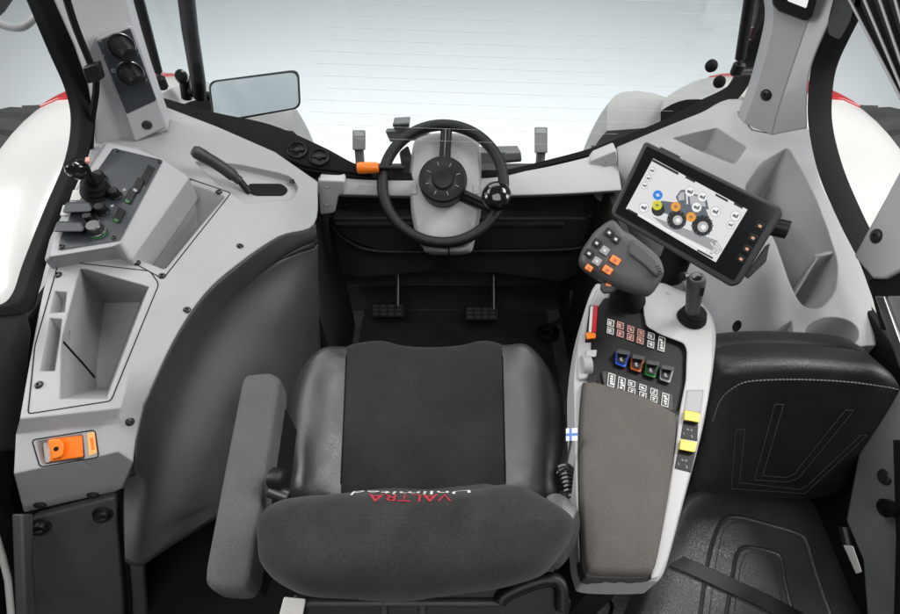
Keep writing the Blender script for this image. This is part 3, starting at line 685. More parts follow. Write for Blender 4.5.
# ================================================================== FENDERS AND TYRES
CY, CZ = 1.5, -.05
def fender(s, lab_f, lab_t):
    t = thing('fender', lab_f, 'fender', (s*1.15, CY, CZ), 'white rear fenders')
    def pt(x, ang, r): return Vector((s*x, CY+math.sin(ang)*r, CZ+math.cos(ang)*r))
    angs = [rad(a) for a in range(-58, 50, 4)]
    def prof(a):
        return [(.965, .78), (.965, 1.01), (.975, 1.04), (1.01, 1.06), (1.10, 1.068), (1.25, 1.06), (1.32, 1.035), (1.345, .985)]
    MB().slab([[pt(x, a, r) for x, r in prof(a)] for a in angs], (0, 0, -.03)).build('shell', M_white, t)
    MB().slab([[pt(x, rad(a), r+.010) for x, r in [(1.05, 1.063), (1.12, 1.068), (1.25, 1.061), (1.318, 1.037), (1.347, .985)]] for a in range(19, 34, 3)], (0, 0, -.02)).build('tail_lamp', M_red, t)
    MB().slab([[pt(x, rad(a), r+.004) for x, r in [(1.16, 1.066), (1.25, 1.061), (1.318, 1.037), (1.347, .985)]] for a in range(3, 16, 2)], (0, 0, -.01)).build('marker_lamp', M_red, t, bev=.004)
    MB().rings([[pt(x, rad(a), r) for x, r in [(.72, .90), (.72, 1.0), (.73, 1.03), (.755, 1.06), (.79, 1.075), (.86, 1.08), (.93, 1.07), (.99, 1.05), (1.0, .92)]] for a in range(45, 91, 2)]).build('rubber_extension', M_grd, t, sharp=60)
    w = thing('tyre', lab_t, 'tyre', (s*1.3, CY, CZ-.98), 'big rear tyres')
    n = 96; rings = []
    pr = [(1.0, .55), (.99, .75), (1.0, .90), (1.05, .945), (1.3, .96), (1.60, .945), (1.66, .90), (1.69, .75), (1.66, .55)]
    for i in range(n+1):
        a = i/n*2*math.pi; rings.append([pt(x, a, r) for x, r in pr])
    MB().rings(rings, False).build('carcass', M_tyre, w)
    mb = MB()
    for i in range(44):
        a = i/44*2*math.pi
        for sd in (0, 1):
            aa = a+(math.pi/44 if sd else 0); x0, x1 = (1.28, 1.01) if sd else (1.32, 1.66)
            k = .16; hw = .030
            top = [pt(x0, aa-hw, .985), pt(x0, aa+hw, .985), pt(x1, aa+k+hw*1.4, .96), pt(x1, aa+k-hw*1.4, .96)]
            bot = [pt(x0, aa-hw*1.3, .93), pt(x0, aa+hw*1.3, .93), pt(x1, aa+k+hw*1.7, .90), pt(x1, aa+k-hw*1.7, .90)]
            mb.rings([bot, top])
    mb.build('tread_lugs', M_tyre, w)
    MB().lathe((s*1.0, CY, CZ), (s, 0, 0), [(.3, .05), (.52, .02), (.56, 0), (.57, .05), (.50, .2), (.3, .3), (0, .3)], 40).build('rim', M_grey, w)
fender(-1, 'white fender with red lamp beyond the left door window', 'big black lugged tyre under the left white fender')
fender(1, 'white fender with red lamp beyond the right door window', 'big black lugged tyre under the right white fender')

# ================================================================== MIRROR, STRUTS
mi = thing('mirror', 'rectangular mirror in a black frame on a bar outside the left of the window', 'mirror', Y(200, 95, 1.7))
mc = Y(255, 97, 1.7); mp = Pl(mc, (CAM-mc).normalized()+Vector((.25, 0, .1)))
mo = [(208, 84), (214, 78), (290, 70), (298, 73), (301, 82), (300, 104), (295, 110), (222, 123), (213, 121), (209, 112)]
mo = [tuple(v) for v in rpoly([(208, 81), (299, 69), (301, 108), (213, 124)], [9, 9, 8, 9], 7)]
MB().rings([mp.ps(mo, -.03), mp.ps(mo, -.008), mp.ps(mo, .002)]).build('housing', M_black, mi, bev=.004)
mcx, mcy = 254.5, 96.5
mg = [(mcx+(x-mcx)*.955, mcy+(y-mcy)*.90) for x, y in mo]
MB().rings([mp.ps(mg, .001), mp.ps(mg, .0035)]).build('glass', M_mirr, mi)
MB().tube([Y(182, -40, 1.62), Y(190, 30, 1.66), Y(198, 80, 1.69), Y(200, 97, 1.70)], [.024, .024, .0235, .022], 16).build('bar', M_black, mi)
MB().tube([Y(184, 77, 1.72), Y(187, 98, 1.72)], .018, 12).build('clamp', M_black, mi)
MB().lathe(Y(184, 77, 1.70), (0, -1, .6), [(.012, 0), (.02, .008), (.022, .02), (.016, .03), (0, .032)], 20).build('ball_joint', M_gloss, mi)
MB().tube([Y(188, 92, 1.70), Y(210, 96, 1.72)], .014, 10).build('link', M_black, mi)
def strut(a, b, y0, y1, r, label, foot):
    t = thing('gas_strut', label, 'gas strut', Y(*b, y1), 'gas struts of the window')
    p, q = Y(*a, y0), Y(*b, y1)
    MB().tube([p, p+(q-p)*.90, p+(q-p)*.905], [r, r, r*.5], 14).build('cylinder', M_black, t)
    MB().tube([p+(q-p)*.9, q], r*.5, 10).build('rod', M_steel, t)
    MB().lathe(q+Vector((0, 0, -.025)), (0, 0, 1), [(r*.8, 0), (r*1.25, .006), (r*1.25, .03), (r*.8, .036)], 16).build('end_fitting', M_black, t)
    MB().tube([q+Vector((0, 0, -.015)), q+Vector((foot, .04, -.03))], r*.75, 10).build('pivot', M_black, t)
strut((131, -30), (160, 80), 1.36, 1.42, .0125, 'slim black gas strut beside the left cab pillar', -.05)
strut((754, -30), (739, 66), 1.38, 1.42, .0135, 'slim black gas strut beside the right cab pillar', .07)
for x, y, lab in [(712, 68, 'upper black round stop knob on the window glass'), (720, 84, 'lower black round stop knob on the window glass')]:
    c = Y(x, y, 1.44)
    tag(MB().lathe(c+Vector((0, .012, 0)), (0, -1, .75), [(.010, -.01), (.0165, 0), (.0175, .007), (.014, .014), (.006, .018), (0, .0185)], 20).build('stop_knob', M_matte), lab, 'knob', 'round stop knobs on the glass')

# ================================================================== RIGHT CONSOLE
rc = thing('side_shelf', 'pale grey moulded shelf with deep pockets and cup holders behind the monitor', 'console', (.8, .95, .5))
rs = [
 [(617, 147, .90), (618, 158, .895), (619, 172, .86), (620, 192, .79)],
 [(660, 129, .945), (660, 146, .935), (655, 180, .88), (650, 232, .74)],
 [(700, 113, .99), (697, 141, .965), (685, 180, .89), (672, 262, .72)],
 [(738, 99, 1.03), (733, 165, .965), (715, 215, .87), (688, 292, .71)],
 [(806, 126, 1.05), (758, 205, .955), (733, 255, .86), (697, 312, .70)],
 [(820, 182, 1.015), (776, 255, .935), (745, 290, .84), (700, 328, .69)],
 [(846, 234, .97), (787, 300, .915), (752, 318, .83), (702, 344, .68)],
 [(868, 290, .925), (797, 338, .895), (755, 342, .815), (702, 362, .67)],
 [(876, 345, .885), (803, 352, .88), (757, 354, .80), (702, 376, .66)],
]
rows = []
nc = 4
colsr = [cr([r[c] for r in rs], 5) for c in range(nc)]
for k in range(len(colsr[0])):
    rows.append([Z(*p) for p in cr([colsr[c][k] for c in range(nc)], 4)])
rsh = MB().slab(rows, (.03, .0, -.30)).build('shell', M_light, rc)
RB = bvh(rsh)
c1 = rpoly([(672, 138), (717, 127.5), (747, 147), (735, 164), (716, 157)], 3)
trough = rpoly([(744, 188), (760, 163), (788, 147), (806, 178), (826, 225), (838, 262), (836, 292), (820, 310), (802, 307), (790, 285), (775, 240)], [6, 6, 4, 10, 10, 10, 10, 10, 10, 10, 10])
cup = [(832+27*math.cos(a*math.pi/14), 334+17*math.sin(a*math.pi/14)) for a in range(28)]
cut(rsh, [pocket(RB, c1, .07, .8, (.0, .01, 0)), pocket(RB, trough, .16, .70, (-.015, .025, 0)), pocket(RB, cup, .07, .85),
          pocket(RB, rpoly([(770, 338), (792, 320), (793, 337)], 2), .04, .7)])
soften(rsh, .007)
# wall across the trough
q0, q1 = hit(RB, 836, 254)[0], hit(RB, 795, 300)[0]
pd = [hit(RB, 818, 254, .0)[0], hit(RB, 833, 250, .0)[0]]
MB().rings([[hit(RB, 797, 294)[0]-Vector((0, 0, .125)), hit(RB, 817, 256)[0]-Vector((0, 0, .125)), hit(RB, 817, 256)[0]-Vector((0, 0, .004)), hit(RB, 797, 294)[0]-Vector((0, 0, .07))],
            [p+Vector((.010, .004, 0)) for p in [hit(RB, 797, 294)[0]-Vector((0, 0, .125)), hit(RB, 817, 256)[0]-Vector((0, 0, .125)), hit(RB, 817, 256)[0]-Vector((0, 0, .004)), hit(RB, 797, 294)[0]-Vector((0, 0, .07))]]]).build('pocket_divider', M_light, rc, bev=.002)
MB().rings([[hit(RB, 817, 256)[0]-Vector((0, 0, .12)), hit(RB, 835, 252)[0]-Vector((0, 0, .12)), hit(RB, 835, 252)[0]-Vector((0, 0, .003)), hit(RB, 817, 256)[0]-Vector((0, 0, .003))],
            [p+Vector((.0, .010, 0)) for p in [hit(RB, 817, 256)[0]-Vector((0, 0, .12)), hit(RB, 835, 252)[0]-Vector((0, 0, .12)), hit(RB, 835, 252)[0]-Vector((0, 0, .003)), hit(RB, 817, 256)[0]-Vector((0, 0, .003))]]]).build('pocket_divider', M_light, rc, bev=.002)
l, n = hit(RB, 737, 326)
MB().lathe(l, n, [(.015, -.004), (.015, .0005), (.0125, .0015), (.011, .0006), (0, .0006)], 20).build('plug', M_matte, rc)
seam(RB, [(738, 112), (752, 130), (772, 134), (806, 128)], .0012, 'pillar_seam', M_matte, rc, closed=False, off=.0004)
# door seal right
dr_ = thing('cab_door', 'black curved door seal along the right door window', 'door', (.9, .9, .8))
ra = [(842, -8), (828, 22), (812, 60), (807, 95), (808, 130), (818, 175), (838, 222), (858, 262), (872, 300)]
rb = [(862, -8), (842, 30), (826, 66), (821, 98), (822, 128), (832, 168), (850, 212), (868, 250), (884, 290)]
XR = .885
ribbon([X(*p, XR) for p in ra], [X(*p, XR+.03) for p in rb], Vector((.03, 0, 0))).build('window_seal', M_matte, dr_, bev=.004)
# right pillar
rp = thing('cab_pillar', 'leaning pale grey cab pillar with small display at its top, right of the window', 'pillar', Z(775, 130, 1.04))
g = []
for r in [[(774, -60), (820, -60), (862, -60)], [(772, -5), (817, -5), (846, -8)], [(773, 24), (806, 28), (828, 26)], [(762, 70), (791, 72), (811, 68)], [(752, 102), (780, 105), (807, 100)], [(744, 123), (772, 135), (807, 128)]]:
    g.append([Y(*p, yy) for p, yy in zip(r, (1.275, 1.215, 1.17))])
gg = [[c for c in row] for row in g]
MB().slab([cr([gg[k][i] for k in range(len(gg))], 4) for i in (1, 2)][::-1], (.01, .07, 0)).build('trim', M_post, rp)
MB().slab([cr([gg[k][i] for k in range(len(gg))], 4) for i in (0, 1)], (.01, .06, -.01)).build('inner_trim', M_mid, rp)
ip = Pl((g[3][0]+g[3][1])/2, (g[3][1]-g[3][0]).cross(g[4][0]-g[2][0]))
if ip.n.dot(CAM-ip.c) < 0: ip.n = -ip.n
screw(rp, ip.p(766, 95, .002), ip.n, .012)
dp = Pl((g[2][0]+g[2][1])/2+Vector((0, -.012, 0)), ip.n)
q = MB().rings([dp.ps(rpoly([(771, -20), (822, -20), (812, 17), (805, 21), (778, 11), (772, 4)], 3), -.02), dp.ps(rpoly([(771, -20), (822, -20), (812, 17), (805, 21), (778, 11), (772, 4)], 3), .012)]).build('display', M_black, rp, bev=.004)
MB().prism(dp.ps(rpoly([(782, -14), (812, -14), (806, 8), (788, 1)], 1), .0135), -dp.n*.001).build('display_screen', E_wh, q)
# blind and handle
bl = thing('sun_blind', 'dark pleated blind hanging in the top right corner', 'blind', X(880, 20, .80))
mb = MB()
n = 8
L0 = [X(843+(900-843)*k/n*1.15, -14, .80+(.02 if k % 2 else 0)) for k in range(n+1)]
L1 = [X(905+k*6.0, 104+k*9, .80+(.02 if k % 2 else 0)) for k in range(n+1)]
mb.rings([[p, q, q+Vector((.004, .004, 0)), p+Vector((.004, .004, 0))] for p, q in zip(L0, L1)])
mb.build('pleats', M_blind, bl, sharp=10)
ed = MB()
for k in range(0, n+1, 2): ed.tube([L0[k]+Vector((-.002, 0, 0)), L1[k]+Vector((-.002, 0, 0))], .0022, 6)
ed.build('pleat_cords', M_grey, bl)
MB().rings([[X(*p, .80) for p in rpoly([(836, -12), (858, -12), (850, 22), (840, 40), (828, 34), (828, 20)], 4)], [X(*p, .85) for p in rpoly([(836, -12), (858, -12), (850, 22), (840, 40), (828, 34), (828, 20)], 4)]]).build('grab_handle', M_dark, dr_, bev=.008, seg=3)
MB().tube([X(814, 18, .82), X(832, 4, .83), X(846, -10, .84)], .006, 8).build('handle_cord', M_black, dr_)
# right door-side bits
rb_ = thing('door_post', 'grey slanted post with a screw at the right edge, above the black passenger seat', 'post', X(880, 260, .9))
po = [X(*p, .87) for p in [(853, 256), (910, 150), (915, 262), (884, 279), (872, 279)]]
MB().prism(po, (.05, 0, 0)).build('cover', M_mid, rb_, bev=.006, seg=3)
l = X(876, 236, .869); screw(rb_, l, Vector((-1, 0, 0)), .012)
MB().prism([X(*p, .88) for p in [(868, 280), (915, 262), (915, 330), (880, 330), (872, 300)]], (.05, 0, 0)).build('gap_seal', M_matte, rb_, bev=.004)
ma = thing('door_sill', 'grey metal door edge strip beside the passenger backrest', 'door sill', X(890, 330, .87))
MB().prism([X(*p, .86) for p in [(874, 296), (884, 296), (905, 352), (905, 380), (898, 366)]], (.04, 0, 0)).build('edge_strip', M_chrom, ma, bev=.003)
MB().prism([X(*p, .868) for p in [(884, 296), (915, 296), (915, 360), (905, 356)]], (.04, 0, 0)).build('panel', M_lamp, ma, bev=.003)
lpn = thing('belt_post', 'dark grey lower post with screw and black knob, right of the passenger seat', 'post', X(880, 560, .82))
MB().prism([X(*p, .895) for p in [(905, 380), (905, 640), (868, 640), (862, 560), (845, 520), (860, 440)]], (.03, 0, 0)).build('cover', M_lamp, lpn, bev=.006)
screw(lpn, X(885, 477, .894), Vector((-1, 0, .2)), .013)
MB().lathe(X(896, 509, .895), (-1, 0, .2), [(.012, 0), (.013, .01), (.018, .016), (.018, .026), (0, .03)], 20).build('knob', M_gloss, lpn)
MB().prism([X(*p, .885) for p in [(893, 440), (905, 440), (905, 640), (893, 640), (896, 540)]], (.006, 0, 0)).build('seal', M_matte, lpn)

# ================================================================== PASSENGER SEAT
ps = thing('passenger_seat', 'black leather passenger seat with grey stitching, right of the armrest console', 'seat', (.75, .5, .2))
# backrest: front face plane leaning away from the camera
tl, tr_, brr, bll = Y(722, 352, .575), Y(896, 356, .575), Y(822, 498, .47), Y(690, 490, .47)
bn = (tr_-tl).cross(bll-tl).normalized()
if bn.y > 0: bn = -bn
bp = Pl(tl, bn)
outl = [(698, 440), (702, 400), (714, 374), (735, 364), (800, 361), (870, 366), (897, 380), (904, 405), (895, 428), (862, 464), (826, 496), (740, 496), (694, 490), (688, 478)]
ol = [tuple(v) for v in cr(outl, 5, True)]
ring = bp.ps(ol, 0)
cen = sum(ring, Vector())/len(ring)
def psr(k, h): return [cen+(p-cen)*k+bn*h for p in ring]
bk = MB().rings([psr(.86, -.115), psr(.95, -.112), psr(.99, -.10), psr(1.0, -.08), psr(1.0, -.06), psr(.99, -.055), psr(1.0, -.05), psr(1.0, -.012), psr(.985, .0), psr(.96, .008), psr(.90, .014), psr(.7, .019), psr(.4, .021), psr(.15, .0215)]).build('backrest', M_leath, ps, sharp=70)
ruffle(bk, .002, 9, 5)
PB = bvh(bk)
def stitches(b, pts, m, parent, name='stitching', dash=2.6, gap=1.2, r=.0008, off=.0008, closed=False):
    P = [Vector(p) for p in pts]; L = [0]
    for a, c in zip(P, P[1:]): L.append(L[-1]+(c-a).length)
    def at(s):
        for i in range(len(P)-1):
            if s <= L[i+1]: return P[i]+(P[i+1]-P[i])*((s-L[i])/max(1e-6, L[i+1]-L[i]))
        return P[-1]
    mb = MB(); s = 0
    while s+dash < L[-1]:
        try:
            a, c = hit(b, *at(s), off)[0], hit(b, *at(s+dash), off)[0]
            if (a-c).length < .05: mb.tube([a, (a+c)/2+(CAM-a).normalized()*.0004, c], r, 5)
        except RuntimeError: pass
        s += dash+gap
    return mb.build(name, m, parent)
Zb = lambda x, y: (690+x/3.61, 330+y/3.61)
stitches(PB, cr([Zb(80, 330), Zb(110, 250), Zb(160, 205), Zb(220, 184), Zb(380, 178), Zb(560, 186), Zb(700, 204), Zb(750, 215)], 8), M_stit, bk, r=.0013, off=.001)
for lp_ in ([(165, 360), (197, 358), (178, 550), (395, 575), (425, 560), (615, 378), (638, 380), (415, 590), (350, 585), (148, 572), (165, 360)],
            [(305, 268), (337, 268), (262, 525), (345, 532), (375, 520), (560, 288), (590, 290), (390, 535), (350, 548), (232, 540), (305, 268)]):
    stitches(PB, [Zb(*p) for p in lp_], M_stitd, bk, dash=1.3, gap=.6, r=.0008)
# cushion
cp_ = Pl(Z(755, 520, .44), (0, -.10, 1))
cu = [(690, 492), (760, 490), (812, 497), (832, 520), (850, 560), (872, 610), (890, 660), (640, 660), (640, 600), (662, 540)]
ring = cp_.ps([tuple(v) for v in cr(cu, 5, True)], 0); cen = sum(ring, Vector())/len(ring)
def cur(k, h): return [cen+(p-cen)*k+cp_.n*h for p in ring]
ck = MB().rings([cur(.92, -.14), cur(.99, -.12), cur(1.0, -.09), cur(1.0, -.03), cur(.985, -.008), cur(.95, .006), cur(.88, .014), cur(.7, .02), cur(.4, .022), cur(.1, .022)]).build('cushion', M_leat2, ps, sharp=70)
ruffle(ck, .0025, 9, 8)
CB = bvh(ck)
Zs = lambda x, y: (600+x/3, 409+y/3)
l1 = [(298, 640), (320, 480), (345, 380), (375, 330), (420, 325), (500, 345), (590, 372), (620, 400), (650, 500), (700, 640)]
l2 = [(325, 640), (345, 480), (365, 385), (390, 345), (425, 343), (500, 360), (580, 385), (605, 412), (632, 500), (675, 640)]
l3 = [(375, 640), (395, 520), (410, 440), (440, 415), (520, 430), (545, 455), (555, 520), (585, 640)]
l4 = [(398, 640), (415, 520), (427, 455), (450, 430), (505, 445), (525, 465), (535, 520), (560, 640)]
for k, l in enumerate((l1, l2, l3, l4)):
    q = [Zs(*p) for p in l]
    w = [hit(CB, x, y, -.0028)[0] for x, y in cr(q, 8)]
    if k in (0, 2): MB().tube(w, .0062, 8).build('welt', M_leat2, ck)
    stitches(CB, cr(q, 8), M_stitd, ck, dash=1.6, gap=1.0, r=.001, off=.0012)
MB().box((.74, .42, .20), (.16, 0, 0), (0, .14, 0), (0, 0, .12)).build('base', M_matte, ps, bev=.01)
tag(MB().rings([[p+Vector((0, 0, -.002)) + w_ for w_ in (Vector((-.02, -.010, 0)), Vector((.02, .010, 0)), Vector((.02, .010, .003)), Vector((-.02, -.010, .003)))] for p in [hit(CB, *q_, .006)[0] for q_ in cr([(676, 562), (700, 572), (730, 586), (760, 600), (790, 616), (815, 632)], 4)]]).build('seat_belt', M_black), 'black seat belt strap lying across the passenger cushion', 'seat belt')
bkl = thing('belt_buckle', 'pale belt buckle hanging beside the passenger seat', 'buckle', X(852, 560, .80))
MB().rings([[X(*p, .78) for p in rpoly([(843, 545), (853, 546), (862, 572), (856, 574)], 1.5)], [X(*p, .80) for p in rpoly([(843, 545), (853, 546), (862, 572), (856, 574)], 1.5)]]).build('tongue', M_icon, bkl, bev=.002)
MB().tube([X(843, 527, .79), X(848, 548, .79)], .008, 8).build('strap', M_black, bkl)

# ================================================================== ARMREST CONSOLE
AZ = .95
ac = thing('armrest_console', 'white control armrest with taupe pad, coloured levers and keypads, right of the driver seat', 'control console', (.26, .45, .80))
ap = Pl((0, .45, AZ), (0, -.04, 1))
body = [(596, 284), (612, 292), (650, 284), (664, 284), (700, 300), (715, 326), (714, 360), (708, 400), (700, 440), (684, 500), (668, 560), (660, 579), (648, 583), (592, 582), (582, 572), (577, 540), (574, 420), (574, 370), (582, 320)]
bo = [tuple(v) for v in cr(body, 4, True)]
MB().rings([[p-Vector((0, 0, .07)) for p in ap.ps(bo, -.012)], ap.ps(bo, -.012), ap.ps([(x+(630-x)*.012, y+(430-y)*.008) for x, y in bo], -.004)]).build('body', M_mid, ac, bev=.003)
# white sweep on the right
trm = [(643, 290), (652, 283), (664, 283), (699, 299), (713, 324), (713, 360), (708, 400), (699, 440), (683, 500), (667, 560), (659, 578), (650, 580), (654, 560), (667, 500), (675, 450), (680, 410), (686, 380), (687, 350), (684, 343), (660, 334), (646, 326), (643, 310)]
tr3 = [tuple(v) for v in rpoly(trm, 3, 3)]
MB().rings([ap.ps(tr3, -.02), ap.ps(tr3, .010), ap.ps([(x+(675-x)*.02, y+(430-y)*.004) for x, y in tr3], .014)]).build('side_trim', M_trim, ac, bev=.003)
MB().rings([ap.ps(rpoly([(582, 322), (598, 286), (612, 292), (600, 330), (592, 380), (577, 382), (576, 350)], 4), -.01), ap.ps(rpoly([(583, 322), (598, 288), (611, 293), (599, 330), (591, 378), (578, 380), (577, 350)], 4), .003)]).build('inner_trim', M_light, ac, bev=.003)
cpan = MB().rings([ap.ps(rpoly([(592, 316), (604, 298), (643, 296), (645, 325), (660, 335), (684, 344), (686, 352), (686, 380), (679, 410), (668, 416), (600, 388), (590, 370)], 3), -.01), ap.ps(rpoly([(592, 316), (604, 298), (643, 296), (645, 325), (660, 335), (684, 344), (686, 352), (686, 380), (679, 410), (668, 416), (600, 388), (590, 370)], 3), .004)]).build('control_panel', M_black, ac, bev=.001)
# pad
pd_ = [(582, 392), (586, 386), (598, 387), (640, 400), (666, 413), (673, 421), (672, 450), (664, 510), (655, 560), (650, 575), (643, 579), (592, 578), (584, 572), (581, 550), (579, 450)]
pr_ = [tuple(v) for v in cr(pd_, 4, True)]
ring = ap.ps(pr_, 0); cen = sum(ring, Vector())/len(ring)
def pdr(k, h): return [cen+(p-cen)*k+ap.n*h for p in ring]
MB().rings([pdr(1.02, -.03), pdr(1.02, .005), pdr(1.0, .008)]).build('pad_base', M_dark, ac, bev=.002)
MB().rings([pdr(.99, .004), pdr(.99, .012), pdr(.97, .019), pdr(.93, .022), pdr(.7, .024), pdr(.3, .0245)]).build('arm_pad', M_pad, ac, sharp=75)
# keypad icons
def uvq(cx, cy, w, h, off, sk=(.95, .31)):
    l = math.hypot(*sk); ux, uy = sk[0]/l, sk[1]/l
    vx, vy = -.10, .995
    return [(cx+ux*w*a+vx*h*b, cy+uy*w*a+vy*h*b) for a, b in ((-.5, -.5), (.5, -.5), (.5, .5), (-.5, .5))]
def key(cx, cy, w, h, m, parent, off=.0045):
    k = MB().rings([ap.ps(uvq(cx, cy, w+1, h+1, 0), off-.002), ap.ps(uvq(cx, cy, w+1, h+1, 0), off+.0012)]).build('button', M_dark, parent)
    mb = MB(); o1, o2 = uvq(cx, cy, w, h, 0), uvq(cx, cy, w-1.4, h-1.4, 0)
    A, Bq = ap.ps(o1, off+.0015), ap.ps(o2, off+.0015)
    mb.add(A+Bq, [(0, 1, 5, 4), (1, 2, 6, 5), (2, 3, 7, 6), (3, 0, 4, 7)])
    rr = random.random()
    n = 2 if h < 9 else 4
    for j in range(n):
        yy = cy+(j-(n-1)/2)*(h-3)/n; sx_ = (random.random()-.5)*1.6
        mb.add(ap.ps(uvq(cx+sx_, yy, w*(.30+.25*random.random()), (h-3)/n*.72, 0), off+.0016), [(0, 1, 2, 3)])
    mb.build('icon', m, k) if False else mb.build('icon', m, parent)
kz = lambda x, y: (575+x/5.12, 300+y/5.12)
for i, (x, y) in enumerate([(183, 117), (232, 130), (285, 150), (337, 168), (390, 185)]): key(*kz(x, y), 7, 6.4, M_icon if i in (0, 4) else M_iconr, cpan)
for i, (x, y) in enumerate([(181, 157), (232, 172), (283, 190), (334, 207), (388, 227)]): key(*kz(x, y), 7, 6.4, M_icon if i in (0, 4) else M_iconr, cpan)
key(*kz(443, 225), 7, 14, M_icon, cpan)
kp = MB().rings([ap.ps(rpoly([kz(135, 365), kz(160, 362), kz(500, 480), kz(500, 570), kz(470, 560), kz(150, 440)], 2), 0), ap.ps(rpoly([kz(135, 365), kz(160, 362), kz(500, 480), kz(500, 570), kz(470, 560), kz(150, 440)], 2), .010)]).build('keypad', M_dark, ac, bev=.001)
for x, y, h in [(186, 410, 13), (238, 430, 13), (290, 428, 6), (290, 466, 6), (347, 449, 6), (347, 487, 6), (404, 470, 6), (404, 506, 6), (462, 512, 13)]:
    key(*kz(x, y), 7.4, h, M_icon, kp, .0105)
# four coloured levers
for (x, y), m, lab in [((243, 300), M_blue, 'blue rimmed finger lever'), ((320, 326), M_brown, 'rust orange rimmed finger lever'), ((394, 355), M_gren, 'green rimmed finger lever'), ((470, 380), M_grey, 'grey rimmed finger lever')]:
    cx, cy = kz(x, y)
    sh_ = lambda k, dy=0: [(cx-6.2*k, cy-8*k+dy), (cx+7.2*k, cy-5.6*k+dy), (cx+3.2*k, cy+9*k+dy), (cx-7.2*k, cy+5.4*k+dy)]
    lv = MB().rings([ap.ps(rpoly(sh_(1), 1.5, 3), .002), ap.ps(rpoly(sh_(1), 1.5, 3), .012)]).build('finger_lever', m, ac, bev=.001, label=lab)
    MB().rings([ap.ps(rpoly(sh_(.80, -1.2), 1.2, 3), .010), ap.ps(rpoly(sh_(.80, -1.2), 1.2, 3), .016)]).build('lever_face', M_black, lv, bev=.001)
    MB().rings([ap.ps(rpoly([(cx-5, cy-10), (cx+8, cy-7.5), (cx+6.6, cy-3.2), (cx-6, cy-5.4)], 1.4, 3), .010), ap.ps(rpoly([(cx-5, cy-10), (cx+8, cy-7.5), (cx+6.6, cy-3.2), (cx-6, cy-5.4)], 1.4, 3), .024)]).build('lever_tip', M_dark, lv, bev=.002)
    v, fc = text_mesh('E', .011)
    MB().add([ap.p(cx-1, cy+1, .0165)+Vector((a.x*.9+a.y*.1, a.y-.2*a.x, 0)) for a in v], fc).build('lever_mark', M_icon, lv)
# throttle slider and side wheel
kz3 = lambda x, y: (560+x/5.58, 290+y/5.58)
MB().prism(ap.ps([kz3(165, 85), kz3(212, 85), kz3(195, 290), kz3(140, 290)], .0052), -ap.n*.004).build('slider_track', M_black, ac)
MB().prism(ap.ps([kz3(170, 90), kz3(185, 90), kz3(175, 235), kz3(160, 235)], .0062), -ap.n*.002).build('slider_scale', M_icon, ac)
MB().prism(ap.ps([kz3(188, 85), kz3(210, 85), kz3(200, 235), kz3(178, 235)], .0060), -ap.n*.002).build('slider_scale', M_red, ac, label='red slider scale')
MB().rings([ap.ps(rpoly([kz3(145, 240), kz3(200, 245), kz3(198, 275), kz3(148, 280)], 1.2, 3), .004), ap.ps(rpoly([kz3(147, 236), kz3(200, 240), kz3(198, 268), kz3(150, 272)], 1.2, 3), .02)]).build('hand_throttle', M_oran, ac, bev=.002)
wc = ap.p(588, 366, .0)
MB().lathe(wc-Vector((.014, 0, 0)), (1, 0, 0), [(.016, 0), (.020, .002), (.020, .018), (.016, .020), (0, .020)], 24).build('thumb_wheel', M_grey, ac)
MB().rings([ap.ps(rpoly([(587, 350), (597, 350), (596, 357), (586, 357)], 1), 0), ap.ps(rpoly([(587, 350), (597, 350), (596, 357), (586, 357)], 1), .008)]).build('rocker', M_mid, ac, bev=.001)
MB().rings([ap.ps(rpoly([(588, 374), (597, 374), (596, 384), (588, 384)], 1), 0), ap.ps(rpoly([(588, 374), (597, 374), (596, 384), (588, 384)], 1), .008)]).build('rocker', M_black, ac, bev=.001)
# yellow guarded switches on the white trim
kt = lambda x, y: (640+x/5.58, 380+y/5.58)
MB().prism(ap.ps([kt(262, 55), kt(355, 55), kt(340, 185), kt(245, 170)], .0150), -ap.n*.002).build('blank_plate', M_light, ac)
MB().prism(ap.ps([kt(243, 225), kt(325, 240), kt(320, 340), kt(228, 325)], .0152), -ap.n*.003).build('switch_plate', M_black, ac)
MB().prism(ap.ps([kt(215, 385), kt(312, 400), kt(285, 515), kt(195, 492)], .0152), -ap.n*.003).build('switch_plate', M_black, ac)
for qd in ([(250, 168), (335, 185), (330, 238), (247, 222)], [(228, 332), (318, 350), (305, 405), (220, 388)]):
    MB().rings([ap.ps([kt(*p) for p in qd], .012), ap.ps([kt(*p) for p in qd], .024)]).build('switch_guard', M_yell, ac, bev=.0015)
for (x, y) in [(275, 275), (245, 445)]:
    for dx, dy, s in [(-8, 0, 'o'), (12, 4, 'o'), (-30, 25, '1'), (15, 40, '2')]:
        v, fc = text_mesh(s, .006); MB().add([ap.p(*kt(x+dx, y+dy), .0156)+Vector((a.x, a.y-.15*a.x, 0)) for a in v], fc).build('marking', M_icon, ac)
for y in (483, 507, 532):
    MB().box(ap.p(664-(y-483)*.12, y, -.02), (.003, 0, 0), (0, .006, 0), (0, 0, .006)).build('side_clip', M_matte, ac)
_v, _f = text_mesh('+', .024)
MB().add([ap.p(668, 294, .0146)+Vector((a.x, a.y-.2*a.x, 0)) for a in _v], _f).build('marking', M_grey, ac)
MB().box((.30, .30, .60), (.03, 0, 0), (0, .06, 0), (0, 0, .28)).build('stand', M_matte, ac)

